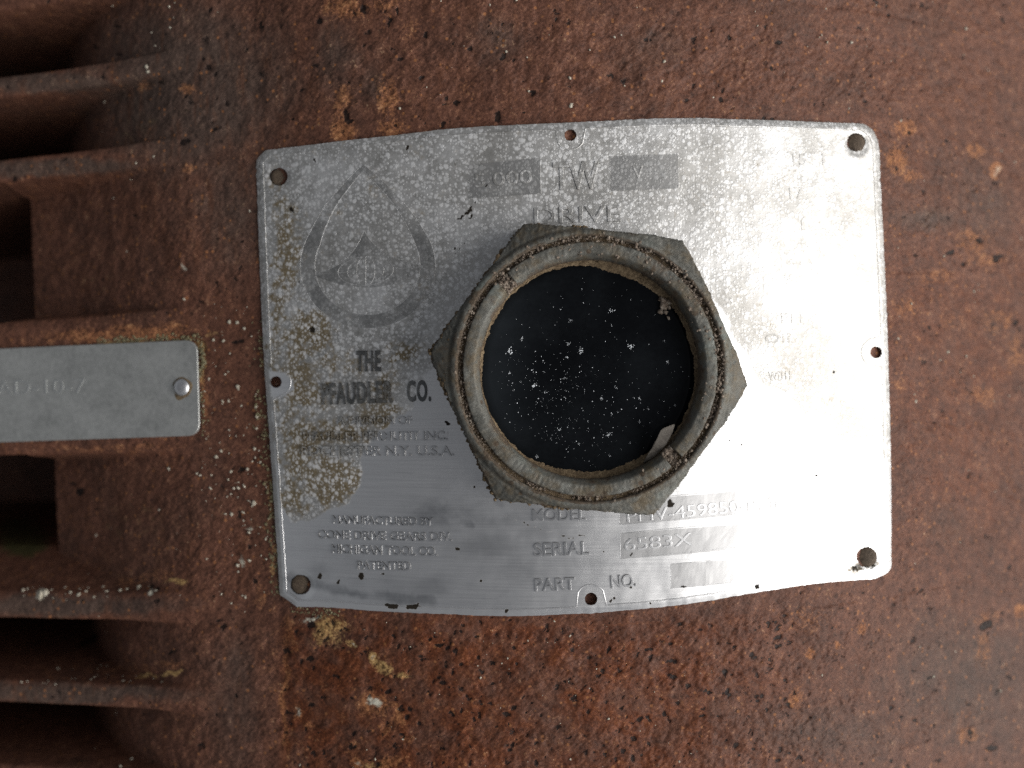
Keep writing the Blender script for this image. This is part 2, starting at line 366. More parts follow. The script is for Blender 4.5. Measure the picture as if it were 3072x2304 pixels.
def mat_rust():
    t = NT("rusted_cast_iron")
    n1 = t.noise(45, 5, .6); n2 = t.noise(330, 7, .68, off=.3); n3 = t.noise(1500, 4, .6, off=.7); n4 = t.noise(130, 6, .62, off=.11)
    n5 = t.noise(3600, 2, .6, off=.9)
    g = t.math('ADD', t.math('ADD', t.math('MULTIPLY', n2, .42), t.math('MULTIPLY', n3, .40)), t.math('MULTIPLY', n5, .18))
    base = t.ramp(g, [(.30, (.020, .0095, .0068)), (.44, (.079, .0335, .0215)), (.55, (.138, .0595, .0375)), (.66, (.25, .115, .064))])
    warm = t.ramp(g, [(.30, (.018, .0065, .0042)), (.44, (.078, .0220, .0088)), (.55, (.142, .0425, .0160)), (.66, (.30, .106, .038))])
    col = t.mix(t.math('MULTIPLY', t.attr('warm'), t.step(n4, .35, .6)), base, warm)
    grey = t.ramp(g, [(.30, (.026, .0185, .0155)), (.5, (.068, .0475, .0385)), (.7, (.125, .090, .072))])
    col = t.mix(t.math('MULTIPLY', t.step(t.math('ADD', t.attr('grey'), t.math('MULTIPLY', n4, .6)), .45, 1.1), .85), col, grey)
    mp = t.n("ShaderNodeMapping", {"Vector": t.pos, "Rotation": (0, 0, .12), "Scale": (330, 75, 330)})
    st = t.noise(1.0, 5, .62, vec=mp.outputs[0])
    col = t.mix(t.step(st, .50, .74, 0, .55), col, t.ramp(g, [(.3, (.040, .0155, .0085)), (.55, (.132, .051, .026)), (.7, (.235, .103, .052))]))
    col = t.mix(t.step(n1, .48, .68, 0, .4), col, t.ramp(g, [(.3, (.020, .012, .009)), (.55, (.066, .036, .027)), (.7, (.12, .068, .05))]))
    # orange blooms of fresh rust and the painted crease highlight, broken up by the grain
    og = t.math('MULTIPLY', t.step(t.math('ADD', t.attr('orange'), t.math('MULTIPLY', t.math('SUBTRACT', g, .5), 3.6)), .25, 1.15), .8)
    ocol = t.ramp(g, [(.36, (.18, .066, .028)), (.52, (.34, .140, .058)), (.66, (.50, .26, .12))])
    col = t.mix(og, col, ocol)
    # scattered small orange freckles everywhere
    fd, fc = t.voro(620, off=.21)
    fsel = t.step(t.n("ShaderNodeSeparateColor", {0: fc}).outputs[0], .80, .86)
    fr = t.math('MULTIPLY', t.step(fd, .34, .16), fsel)
    col = t.mix(t.math('MULTIPLY', fr, .75), col, (.30, .125, .050))
    oc = t.step(t.math('ADD', t.attr('ochre'), t.math('MULTIPLY', t.math('SUBTRACT', g, .5), 4.0)), .3, 1.2)
    col = t.mix(t.math('MULTIPLY', oc, .85), col, t.ramp(n3, [(.3, (.20, .105, .032)), (.6, (.52, .34, .14))]))
    ms = t.step(t.math('ADD', t.attr('moss'), t.math('MULTIPLY', t.math('SUBTRACT', n2, .5), 1.2)), .3, .9)
    col = t.mix(t.math('MULTIPLY', ms, .8), col, (.040, .050, .016))
    pd, pc = t.voro(520, off=.63)
    psel = t.step(t.n("ShaderNodeSeparateColor", {0: pc}).outputs[1], .86, .92)
    sp = t.math('MULTIPLY', t.step(pd, .42, .22), psel)
    pit = t.math('MAXIMUM', t.step(t.math('ADD', t.attr('pit'), t.math('MULTIPLY', t.math('SUBTRACT', n3, .5), 2.0)), .3, .62), t.math('MULTIPLY', sp, .45))
    col = t.mix(t.math('MULTIPLY', pit, .95), col, (.010, .0055, .0045))
    pl = t.step(t.math('ADD', t.attr('pale'), t.math('MULTIPLY', t.math('SUBTRACT', g, .5), 3.4)), .3, .95)
    col = t.mix(pl, col, (.50, .48, .40))
    h = t.math('ADD', t.math('MULTIPLY', n2, .55), t.math('MULTIPLY', n3, .55))
    h = t.math('SUBTRACT', h, t.math('MULTIPLY', pit, .5))
    nb = t.bump(h, .00032, .75)
    rough = t.fmix(og, .62, .85)
    return t.done(t.principled(color=col, rough=rough, spec=.22, normal=nb))

def mat_plate(kind='sheet'):
    t = NT("weathered_aluminium_" + kind)
    n2 = t.noise(420, 6, .6, off=.3); n3 = t.noise(1700, 3, .6, off=.5); n4 = t.noise(90, 5, .6, off=.9)
    # brushed grain runs along the plate
    mp = t.n("ShaderNodeMapping", {"Vector": t.pos, "Rotation": (0, 0, -TH + .06), "Scale": (60, 2600, 60)})
    br = t.noise(1.0, 4, .6, vec=mp.outputs[0])
    mp2 = t.n("ShaderNodeMapping", {"Vector": t.pos, "Rotation": (0, 0, -TH - .25), "Scale": (45, 1100, 45)})
    sc = t.step(t.noise(1.0, 3, .5, vec=mp2.outputs[0]), .66, .74)
    sm = t.math('MULTIPLY', t.attr('smudge'), t.step(n4, .3, .65))
    clean = t.ramp(br, [(.3, (.70, .70, .705)), (.5, (.755, .755, .757)), (.7, (.80, .80, .80))])
    clean = t.mix(t.math('MULTIPLY', sm, .85), clean, (.22, .23, .245))
    clean = t.mix(t.math('MULTIPLY', sc, .25), clean, (.30, .31, .33))
    if kind == 'letters':
        clean = t.mix(.34, clean, (.20, .21, .225))
    if kind == 'darkletters':
        clean = t.mix(.9, clean, (.065, .07, .073))
    if kind == 'etched':
        clean = t.mix(.85, clean, t.ramp(n2, [(.3, (.25, .25, .255)), (.7, (.38, .38, .38))]))
    # lime scale: pale drops of several sizes over a dull grey film, brown where water stood
    def drops(scale, off, r0, r1, keep):
        d, c = t.voro(scale, off=off)
        rgb = t.n("ShaderNodeSeparateColor", {0: c})
        rad = t.math('ADD', t.math('MULTIPLY', rgb.outputs[2], r1 - r0), r0)
        dd = t.math('ADD', d, t.math('MULTIPLY', t.math('SUBTRACT', n3, .5), .55))
        a = t.step(t.math('SUBTRACT', dd, rad), .20, -.12)
        return t.math('MULTIPLY', a, t.step(rgb.outputs[0], 1 - keep, 1 - keep + .05))
    d1 = drops(520, .17, .10, .34, .32); d2 = drops(800, .37, .12, .46, .62); d3 = drops(1500, .47, .2, .55, .6)
    dr = t.math('MAXIMUM', d1, t.math('MAXIMUM', t.math('MULTIPLY', d2, .9), t.math('MULTIPLY', d3, .7)))
    film = t.ramp(t.math('ADD', t.math('MULTIPLY', n2, .6), t.math('MULTIPLY', n3, .4)), [(.32, (.28, .275, .26)), (.5, (.43, .425, .412)), (.66, (.57, .565, .555))])
    bm = t.math('MULTIPLY', t.step(t.math('ADD', t.attr('brown'), t.math('MULTIPLY', t.math('SUBTRACT', n2, .5), 3.0)), .25, 1.0), .95)
    film = t.mix(bm, film, t.ramp(n3, [(.35, (.12, .088, .042)), (.65, (.23, .18, .105))]))
    scale_c = t.mix(t.math('MULTIPLY', dr, t.math('ADD', .45, t.math('MULTIPLY', n4, .6))), film, (.82, .825, .83))
    cl = t.noise(55, 5, .62, off=1.3)
    scale_c = t.mix(t.math('MULTIPLY', t.step(cl, .48, .66, 0, .42), t.math('SUBTRACT', 1.0, bm)), scale_c, (.80, .805, .81))
    scale_c = t.mix(t.step(cl, .46, .34, 0, .35), scale_c, (.22, .21, .19))
    if kind == 'field': scale_c = t.mix(t.step(n4, .30, .60, .5, .85), scale_c, (.25, .25, .248)); clean = t.mix(.85, clean, (.34, .34, .342))
    if kind == 'darkletters': scale_c = t.mix(t.step(n4, .3, .65, .66, .92), scale_c, (.075, .078, .078))
    if kind == 'letters': scale_c = t.mix(.25, scale_c, (.17, .165, .155))
    if kind == 'lines': scale_c = t.mix(t.step(n4, .35, .6, .1, .6), scale_c, (.66, .66, .66)); clean = t.mix(.3, clean, (.75, .75, .75))
    if kind == 'etched': scale_c = t.mix(t.step(n4, .34, .62, .22, .8), scale_c, t.ramp(n2, [(.3, (.17, .172, .172)), (.7, (.26, .26, .255))]))
    chk = t.math('MULTIPLY', t.attr('chalk'), t.math('SUBTRACT', 1.0, t.math('MULTIPLY', dr, .75)))
    scale_c = t.mix(t.math('MULTIPLY', chk, .55), scale_c, (.47, .45, .41))
    dm = t.step(t.math('ADD', t.attr('deposit'), t.math('ADD', t.math('MULTIPLY', t.math('SUBTRACT', n2, .5), .9), t.math('MULTIPLY', t.math('SUBTRACT', n3, .5), .7))), .22, .80)
    spot = t.step(t.math('ADD', t.attr('spot'), t.math('MULTIPLY', t.math('SUBTRACT', n3, .5), .8)), .35, .6)
    col = t.mix(dm, clean, scale_c)
    col = t.mix(spot, col, (.022, .018, .014))
    cr = .42 if kind not in ('etched', 'field') else .50
    rough = t.fmix(dm, t.math('ADD', t.math('MULTIPLY', br, .08), cr - .12), t.fmix(dr, .46, .54))
    rough = t.fmix(spot, rough, .8)
    metal = t.fmix(dm, .96, t.fmix(dr, .72, .60))
    metal = t.math('MULTIPLY', metal, t.math('SUBTRACT', 1.0, t.math('MAXIMUM', spot, t.math('MULTIPLY', dm, t.math('MAXIMUM', t.math('MULTIPLY', bm, .6), t.math('MULTIPLY', chk, .6))))))
    h = t.fmix(dm, t.math('MULTIPLY', br, .02), t.math('ADD', t.math('MULTIPLY', dr, .5), t.math('MULTIPLY', n2, .6)))
    nb = t.bump(h, .00010, .7)
    nb = t.bump(t.noise(38, 2, .5, off=.77), .0012, .45, nb)
    return t.done(t.principled(color=col, metal=metal, rough=rough, normal=nb, spec=t.fmix(spot, .5, .1)))

def mat_tag():
    t = NT("dull_stainless_tag")
    n1 = t.noise(120, 5, .6); n2 = t.noise(700, 5, .65, off=.4)
    col = t.ramp(t.math('ADD', t.math('MULTIPLY', n1, .5), t.math('MULTIPLY', n2, .5)), [(.33, (.32, .328, .318)), (.5, (.43, .437, .424)), (.68, (.53, .537, .52))])
    col = t.mix(t.step(t.noise(60, 4, .6, off=.13), .62, .78), col, (.20, .22, .215))
    return t.done(t.principled(color=col, metal=.75, rough=.5, normal=t.bump(n2, .00005, .6)))

def mat_zinc():
    t = NT("corroded_zinc_nut")
    n1 = t.noise(70, 5, .6); n2 = t.noise(380, 7, .68, off=.4); n3 = t.noise(1400, 4, .6, off=.8)
    col = t.ramp(t.math('ADD', t.math('MULTIPLY', n1, .5), t.math('MULTIPLY', n2, .5)), [(.33, (.058, .058, .051)), (.5, (.116, .115, .103)), (.66, (.195, .194, .177))])
    col = t.mix(t.math('MULTIPLY', t.step(n1, .52, .68), .5), col, (.14, .165, .152))
    gr = t.math('MULTIPLY', t.step(t.noise(150, 6, .65, off=.21), .42, .62), t.step(n2, .34, .55))
    col = t.mix(t.math('MULTIPLY', gr, .8), col, (.105, .080, .048))
    wh = t.step(n3, .66, .74)
    col = t.mix(t.math('MULTIPLY', wh, .5), col, (.42, .43, .40))
    pd, pc = t.voro(420, off=.63)
    sp = t.math('MULTIPLY', t.step(pd, .40, .24), t.step(t.n("ShaderNodeSeparateColor", {0: pc}).outputs[1], .86, .9))
    gm = t.math('MAXIMUM', t.attr('grime'), t.math('MULTIPLY', sp, .8))
    gm = t.step(t.math('ADD', gm, t.math('MULTIPLY', t.math('SUBTRACT', n2, .5), 1.6)), .3, .8)
    col = t.mix(t.math('MULTIPLY', gm, .9), col, t.ramp(n3, [(.3, (.035, .025, .018)), (.7, (.13, .095, .065))]))
    h = t.math('ADD', n2, t.math('MULTIPLY', n3, .5))
    return t.done(t.principled(color=col, metal=.2, spec=.3, rough=t.fmix(gm, .58, .88), normal=t.bump(h, .00032, .8)))

def mat_simple(name, ramp_stops, scale, rough=.85, bump=.0002, spec=.3, metal=0.0):
    t = NT(name)
    n2 = t.noise(scale, 5, .65); n3 = t.noise(scale * 4, 3, .6, off=.4)
    g = t.math('ADD', t.math('MULTIPLY', n2, .55), t.math('MULTIPLY', n3, .45))
    return t.done(t.principled(color=t.ramp(g, ramp_stops), rough=rough, spec=spec, metal=metal, normal=t.bump(g, bump, .8)))

def mat_glass():
    t = NT("oily_dark_glass")
    n = t.noise(55, 5, .6); f = t.noise(900, 3, .6, off=.2)
    film = t.step(t.math('ADD', n, t.math('MULTIPLY', f, .25)), .50, .95)
    col = t.mix(t.math('MULTIPLY', film, .28), (.0032, .0036, .0045), (.020, .024, .028))
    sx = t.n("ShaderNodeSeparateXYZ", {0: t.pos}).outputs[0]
    painted_sheen = t.math('MULTIPLY', t.step(sx, .008, -.009), t.math('ADD', .55, t.math('MULTIPLY', n, .9)))  # bluish sheen of a reflection, painted into the left side of the glass
    col = t.mix(t.math('MULTIPLY', painted_sheen, .42), col, (.030, .036, .042))
    return t.done(t.principled(color=col, rough=.06, spec=.09, ior=1.38))

M_RUST = mat_rust(); M_PLATE = mat_plate('sheet'); M_LET = mat_plate('letters'); M_LINE = mat_plate('lines'); M_FIELD = mat_plate('field'); M_DARK = mat_plate('darkletters'); M_ETCH = mat_plate('etched')
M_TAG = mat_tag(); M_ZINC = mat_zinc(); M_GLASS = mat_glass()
M_GRIT = mat_simple("brown_grit", [(.36, (.035, .025, .018)), (.5, (.16, .12, .09)), (.62, (.36, .315, .26))], 900, .8, .0002, .5)
M_DIRT = mat_simple("packed_dirt", [(.3, (.035, .025, .015)), (.5, (.12, .085, .05)), (.7, (.26, .20, .125))], 600, .9, .0003)
M_SPECK = mat_simple("pale_dust", [(.3, (.5, .54, .58)), (.7, (.8, .83, .86))], 3000, .8, .0001)
M_PALE = mat_simple("pale_lime_speck", [(.3, (.26, .23, .17)), (.7, (.55, .51, .43))], 900, .9, .0002)
M_OLIVE = mat_simple("olive_crust", [(.3, (.07, .06, .03)), (.55, (.19, .165, .095)), (.7, (.40, .37, .28))], 700, .95, .0003)
M_LEAF = mat_simple("dry_leaf", [(.3, (.055, .047, .040)), (.7, (.155, .140, .122))], 350, .8, .0002)
M_SCREW = mat_simple("rusted_screw", [(.3, (.035, .025, .018)), (.5, (.080, .058, .040)), (.7, (.14, .105, .072))], 500, .75, .0002, .4, .2)
M_TAGL = mat_simple("worn_stamping", [(.3, (.44, .45, .44)), (.7, (.58, .59, .58))], 500, .4, .00004, .5, .8)
M_RIVET = mat_simple("bright_rivet", [(.3, (.5, .5, .51)), (.7, (.68, .68, .69))], 400, .3, .00004, .5, .95)

# ------------------------------------------------------------------ scene helpers
def link(o, parent=None):
    COL.objects.link(o)
    if parent is not None: o.parent = parent
    return o

def thing(name, label, cat, loc=(0, 0, 0), group=None):
    o = bpy.data.objects.new(name, None); o.empty_display_size = .01
    o.location = Vector(loc) * S
    o["label"] = label; o["category"] = cat
    if group: o["group"] = group
    return link(o)

def mesh_from(name, V, F, mat, parent=None, maps=None, shade=True, base=None, label=None, grime=None, dirt=None):
    """V in world millimetres; the object sits at its parent's base so the vertices are stored relative to it"""
    V = np.asarray(V, float)
    me = bpy.data.meshes.new(name)
    off = np.array(parent_loc(parent)) if parent is not None else np.zeros(3)
    if base is not None: off = np.array(base, float)
    F = [tuple(int(i) for i in f) for f in F] if not isinstance(F, np.ndarray) else F
    W = (V - off) * S
    if isinstance(F, np.ndarray):
        nf, k = F.shape
        me.vertices.add(len(W)); me.vertices.foreach_set("co", W.astype(np.float32).ravel())
        me.loops.add(nf * k); me.loops.foreach_set("vertex_index", F.astype(np.int32).ravel())
        me.polygons.add(nf); me.polygons.foreach_set("loop_start", np.arange(0, nf * k, k, dtype=np.int32))
        me.update(calc_edges=True)
    else:
        me.from_pydata(W.tolist(), [], F)
    if shade: me.polygons.foreach_set("use_smooth", np.ones(len(me.polygons), bool))
    me.validate(); me.update()
    if maps and len(me.vertices) == len(V): paint(me, maps, V)
    if grime is not None:
        at = me.attributes.new('grime', 'FLOAT', 'POINT'); at.data.foreach_set("value", np.asarray(grime, np.float32))
    if dirt is not None and 'spot' in me.attributes:  # letter sides: grime and relief shade put into the colour
        w = np.empty(len(V), np.float32); me.attributes['spot'].data.foreach_get("value", w)
        me.attributes['spot'].data.foreach_set("value", np.maximum(w, dirt).astype(np.float32))
    me.materials.append(mat)
    o = bpy.data.objects.new(name, me)
    link(o, parent)
    if base is not None and parent is None: o.location = Vector(base) * S
    if label: o["label"] = label
    return o

def parent_loc(p):
    v = np.zeros(3)
    while p is not None:
        v += np.array(p.location) / S; p = p.parent
    return v

def stuff(o): o["kind"] = "stuff"; return o

def lumps(centres, radii, seed=0, flat=.7):
    """irregular little stones: deformed octahedra split once, joined into one mesh"""
    r = np.random.default_rng(seed)
    base = np.array([[1, 0, 0], [-1, 0, 0], [0, 1, 0], [0, -1, 0], [0, 0, 1], [0, 0, -1]], float)
    tri = np.array([[0, 2, 4], [2, 1, 4], [1, 3, 4], [3, 0, 4], [2, 0, 5], [1, 2, 5], [3, 1, 5], [0, 3, 5]])
    mids = {}; V = base.tolist(); F = []
    def mid(a, b):
        k = (min(a, b), max(a, b))
        if k not in mids:
            m = (np.array(V[a]) + np.array(V[b])); V.append((m / np.linalg.norm(m)).tolist()); mids[k] = len(V) - 1
        return mids[k]
    for a, b, c in tri:
        ab, bc, ca = mid(a, b), mid(b, c), mid(c, a)
        F += [[a, ab, ca], [ab, b, bc], [ca, bc, c], [ab, bc, ca]]
    V = np.array(V); F = np.array(F)
    n = len(centres); nv = len(V)
    AV = np.empty((n, nv, 3))
    for i in range(n):
        s = radii[i] * r.uniform(.65, 1.3, 3) * np.array([1, 1, flat])
        a = r.uniform(0, 6.28); c, t = math.cos(a), math.sin(a)
        P = V * s * r.uniform(.72, 1.2, (nv, 1))
        P = np.stack([P[:, 0] * c - P[:, 1] * t, P[:, 0] * t + P[:, 1] * c, P[:, 2]], 1)
        AV[i] = P + centres[i]
    AF = (F[None] + (np.arange(n) * nv)[:, None, None]).reshape(-1, 3)
    return AV.reshape(-1, 3), AF

# ------------------------------------------------------------------ gear housing
def axis(lo, hi, inner_lo, inner_hi, d):
    a = np.arange(inner_lo, inner_hi + d * .5, d)
    def grow(start, end, sgn):
        out = []; s = d; x = start
        while (end - x) * sgn > 0:
            s = min(s * 1.12, 5.0); x += s * sgn; out.append(x)
        return out
    return np.array(grow(inner_lo, lo, -1)[::-1] + a.tolist() + grow(inner_hi, hi, 1))

us = axis(-270, 240, -165, 138, .42); vs = axis(-200, 200, -112, 112, .40)
UU, VV = np.meshgrid(us, vs)
gd, gp = groove(UU, VV)
Z = z_face(UU) - gd
X, Y = uv2xy(UU, VV)
PXm, PYm = xyz2px(X, Y, Z)
inn = (PXm > 0) & (PXm < 3070) & (PYm > 0) & (PYm < 2302)
pitv = np.where(inn, samp(m_pit, np.clip(PXm / 2, 0, MW - 2), np.clip(PYm / 2, 0, MH - 2)), 0)
orv = np.where(inn, samp(m_orange, np.clip(PXm / 2, 0, MW - 2), np.clip(PYm / 2, 0, MH - 2)), 0)
relief = .05 * noise1(NC, UU, VV, 160) + .10 * noise1(NA, UU, VV, 210) + .30 * noise1(NB, UU, VV, 330) * smooth(0, 1, 1)
Z = Z + relief * (1 + .5 * (gp > .5)) - .22 * pitv + .10 * orv * noise1(NC, UU + 40, VV, 120)
nu, nv_ = len(us), len(vs)
VT = np.stack([X, Y, Z], -1).reshape(-1, 3)
idx = np.arange(nu * nv_).reshape(nv_, nu)
Q = np.stack([idx[:-1, :-1], idx[:-1, 1:], idx[1:, 1:], idx[1:, :-1]], -1).reshape(-1, 4)
# vertex normals of the whole casting, so its parts meet without a seam
e1 = np.gradient(np.stack([X, Y, Z], -1), axis=1); e2 = np.gradient(np.stack([X, Y, Z], -1), axis=0)
NRM = np.cross(e1, e2); NRM /= np.linalg.norm(NRM, axis=-1, keepdims=True); NRM = NRM.reshape(-1, 3)
uc = (UU[:-1, :-1] + UU[1:, 1:]) / 2; vc = (VV[:-1, :-1] + VV[1:, 1:]) / 2
pc = groove(uc, vc)[1]
region = np.zeros(uc.shape, int)
bounds = [(GV[i][1], GV[i + 1][0]) for i in range(len(GV) - 1)]      # fin i lies between groove i and i+1
for i, (a, b) in enumerate(bounds):
    mid_hi = (GV[i][0] + GV[i][1]) / 2; mid_lo = (GV[i + 1][0] + GV[i + 1][1]) / 2
    m = (uc < XR_U - 4) & (pc < .97) & (vc < mid_hi) & (vc > mid_lo)
    region[m] = i + 1
region = region.ravel()
house = thing("gear_housing", "rusty brown cast iron gear housing with cooling fins behind the nameplate", "gear housing", (0, 0, -60))
def sub_mesh(name, fsel, label=None):
    q = Q[fsel]
    used, inv = np.unique(q, return_inverse=True)
    o = mesh_from(name, VT[used], inv.reshape(-1, 4), M_RUST, house, HOUSE_MAPS, label=label)
    o.data.normals_split_custom_set_from_vertices(NRM[used].tolist())
    return o
sub_mesh("casting", region == 0)
for i in range(len(bounds)):
    if i == 3: sub_mesh("tag_pad", region == i + 1, "wide rusty pad between the fins that carries the small tag")
    else: sub_mesh("cooling_fin", region == i + 1)

def house_pt(px, py, lift=0.0):
    px = np.asarray(px, float); py = np.asarray(py, float)
    z = np.zeros_like(px)
    for _ in range(40):
        x, y = px2xy(px, py, z); u, v = xy2uv(x, y)
        z = .5 * z + .5 * (z_face(u) - np.minimum(groove(u, v)[0], 14))
    return np.stack([x, y, z_house(u, v) + lift], -1)

# ------------------------------------------------------------------ nameplate
PT = 1.5                       # height of the plate's face above the casting
def z_plate(u): return z_circ(u) + PT

def catmull(pts, step):
    P = np.array(pts, float); out = []
    for i in range(len(P) - 1):
        p0 = P[max(i - 1, 0)]; p1 = P[i]; p2 = P[i + 1]; p3 = P[min(i + 2, len(P) - 1)]
        n = max(2, int(np.linalg.norm(p2 - p1) / step))
        for k in range(n):
            t = k / n
            out.append(.5 * ((2 * p1) + (p2 - p0) * t + (2 * p0 - 5 * p1 + 4 * p2 - p3) * t * t + (3 * p1 - p0 - 3 * p2 + p3) * t ** 3))
    return out

SIDES = [[(795, 449), (1000, 424), (1163, 406), (1394, 381), (1718, 365), (2024, 352), (2255, 357), (2590, 369)],
         [(2590, 369), (2618, 386), (2634, 416), (2641, 455)],
         [(2641, 455), (2655, 760), (2667, 1064), (2675, 1400), (2678, 1695)],
         [(2678, 1695), (2668, 1718), (2628, 1738)],
         [(2628, 1738), (2452, 1752), (2277, 1778), (2051, 1815), (1815, 1838), (1700, 1844), (1522, 1850), (1300, 1843), (1131, 1835), (1000, 1825), (890, 1822)],
         [(890, 1822), (838, 1785)],
         [(838, 1785), (815, 1430), (790, 1068), (776, 760), (767, 487)],
         [(767, 487), (773, 470), (795, 449)]]
outline_px = []
for sd in SIDES: outline_px += catmull(sd, 9)
outline_px = np.array(outline_px)
outline_px += RNG.normal(0, .5, outline_px.shape)
# inner border line, swelling round the four edge holes
EDGE_HOLES = [(1711, 405, 18), (2629, 1057, 18), (1773, 1797, 19), (828, 1146, 17)]
CORNER_HOLES = [(835, 529, 27), (2570, 426, 28), (2603, 1672, 31), (901, 1755, 30)]
cen = np.array([1720, 1095.0])
def inset_outline(P, d):
    T = np.roll(P, -4, 0) - np.roll(P, 4, 0); T /= np.linalg.norm(T, axis=1, keepdims=True)
    return P + np.stack([-T[:, 1], T[:, 0]], 1) * d
ins = inset_outline(outline_px, 22)
keep = []
for p in ins:
    dmin = np.min(np.linalg.norm(outline_px - p, axis=1))
    if dmin > 19.5: keep.append(p)
border_px = np.array(keep)
nb_ = border_px.copy()
for hx, hy, hr in EDGE_HOLES:
    d = border_px - np.array([hx, hy]); dist = np.linalg.norm(d, axis=1)
    inw = cen - np.array([hx, hy]); inw /= np.linalg.norm(inw)
    side = np.array([-inw[1], inw[0]])
    near = dist < 47
    s = d @ side
    want = np.sqrt(np.maximum(44.0 ** 2 - s ** 2, 0))
    along = d @ inw
    new = np.where(np.abs(s) < 44, np.maximum(along, want), along)
    nb_ = np.where((np.abs(s) < 44)[:, None] & (dist < 60)[:, None], np.array([hx, hy]) + s[:, None] * side + new[:, None] * inw, nb_)
border_px = nb_

def to_uv(P, off=0.0):
    u, v = px2uv(P[:, 0], P[:, 1], z_plate, off); return np.stack([u, v], 1)
out_uv = to_uv(outline_px); bor_uv = to_uv(border_px)
def circle_uv(px, py, r, n, jag=0.0):
    a = np.arange(n) * 2 * math.pi / n
    rr = r * (1 + jag * RNG.standard_normal(n))
    return to_uv(np.stack([px + rr * np.cos(a), py + rr * np.sin(a)], 1))
NUT_PX = (1767.0, 1108.0)
nut_uv = np.array(px2uv(np.array([NUT_PX[0]]), np.array([NUT_PX[1]]), lambda u: u * 0 + 10.0)).ravel()
holes_uv = [circle_uv(x, y, r, 28, .02) for x, y, r in EDGE_HOLES] + [circle_uv(x, y, r, 40, .02) for x, y, r in CORNER_HOLES]
neck = np.stack([nut_uv[0] + 30.5 * np.cos(np.arange(60) * math.pi / 30), nut_uv[1] + 30.5 * np.sin(np.arange(60) * math.pi / 30)], 1)
holes_uv.append(neck)

def in_poly(P, poly):
    x, y = P[:, 0], P[:, 1]; ins_ = np.zeros(len(P), bool)
    for i in range(len(poly)):
        xa, ya = poly[i]; xb, yb = poly[(i + 1) % len(poly)]
        if ya == yb: continue
        ins_ ^= ((ya > y) != (yb > y)) & (x < (xb - xa) * (y - ya) / (yb - ya) + xa)
    return ins_

def dist_poly(P, poly):
    d = np.full(len(P), 1e9)
    A = poly; B = np.roll(poly, -1, 0)
    for a, b in zip(A, B):
        ab = b - a; L = ab @ ab
        if L == 0: continue
        t = np.clip(((P - a) @ ab) / L, 0, 1)
        d = np.minimum(d, np.linalg.norm(P - (a + t[:, None] * ab), axis=1))
    return d

g = .62
gx, gy = np.meshgrid(np.arange(out_uv[:, 0].min(), out_uv[:, 0].max(), g), np.arange(out_uv[:, 1].min(), out_uv[:, 1].max(), g))
gx = gx + (np.arange(gx.shape[0]) % 2)[:, None] * g / 2
GP = np.stack([gx.ravel(), gy.ravel()], 1)
GP = GP[in_poly(GP, out_uv)]
dmin = np.minimum(dist_poly(GP, out_uv[::2]), dist_poly(GP, bor_uv[::2]))
for h in holes_uv: dmin = np.minimum(dmin, dist_poly(GP, h))
GP = GP[dmin > .32]
pts = []; edges = []
for loop in [out_uv, bor_uv] + holes_uv:
    s0 = len(pts); pts += [Vector(p) for p in loop]
    edges += [(s0 + i, s0 + (i + 1) % len(loop)) for i in range(len(loop))]
pts += [Vector(p) for p in GP]
cv, ce, cf, *_ = delaunay_2d_cdt(pts, edges, [], 0, 1e-5)
cv = np.array([(p.x, p.y) for p in cv]); cf = np.array([f for f in cf if len(f) == 3])
fc = cv[cf].mean(1)
ok = in_poly(fc, out_uv)
for h in holes_uv: ok &= ~in_poly(fc, h)
cf = cf[ok]
a_, b_, c_ = cv[cf[:, 0]], cv[cf[:, 1]], cv[cf[:, 2]]
flip = ((b_ - a_)[:, 0] * (c_ - a_)[:, 1] - (b_ - a_)[:, 1] * (c_ - a_)[:, 0]) < 0
cf[flip] = cf[flip][:, ::-1]
inside_b = in_poly(cv, bor_uv); db = dist_poly(cv, bor_uv)
rim = np.where(inside_b, 0, np.clip(1.72 - dist_poly(cv, out_uv), 0, 2))
def plate_h(u, v):
    return .10 * noise1(NB, u + 50, v, 260)
pz = z_plate(cv[:, 0]) - .36 * rim + plate_h(cv[:, 0], cv[:, 1])
# dimples where the corner screws pull the sheet down, lips round the edge holes
for (hx, hy, hr), hu in zip(CORNER_HOLES, holes_uv[4:8]):
    c = hu.mean(0); rr = np.linalg.norm(hu - c, axis=1).mean()
    d = np.linalg.norm(cv - c, axis=1)
    pz -= .45 * (1 - smooth(rr, rr + 1.6, d))
px_, py_ = uv2xy(cv[:, 0], cv[:, 1])
top = np.stack([px_, py_, pz], 1); bot = top - np.array([0, 0, .9])
ev = np.concatenate([cf[:, [0, 1]], cf[:, [1, 2]], cf[:, [2, 0]]])
key = np.sort(ev, 1); ky = key[:, 0].astype(np.int64) * len(cv) + key[:, 1]
_, first, cnt = np.unique(ky, return_index=True, return_counts=True)
be = ev[first[cnt == 1]]
n0 = len(top)
# the cut edges get their own vertices so that they stay crisp
nbE = len(be)
sideV = np.concatenate([top[be[:, 0]], top[be[:, 1]], bot[be[:, 1]], bot[be[:, 0]]])
i4 = np.arange(nbE)
s1 = np.stack([i4 + nbE, i4, i4 + 3 * nbE], 1) + 2 * n0; s2 = np.stack([i4 + nbE, i4 + 3 * nbE, i4 + 2 * nbE], 1) + 2 * n0
plate = thing("nameplate", "large bowed aluminium nameplate with embossed lettering under the hex nut", "nameplate", (U0, 0, 0))
mesh_from("sheet", np.concatenate([top, bot, sideV]), np.concatenate([cf, cf[:, ::-1] + n0, s1, s2]), M_PLATE, plate, PLATE_MAPS)

def plate_pt(uv, lift):
    x, y = uv2xy(uv[:, 0], uv[:, 1])
    return np.stack([x, y, z_plate(uv[:, 0]) + plate_h(uv[:, 0], uv[:, 1]) + lift], 1)

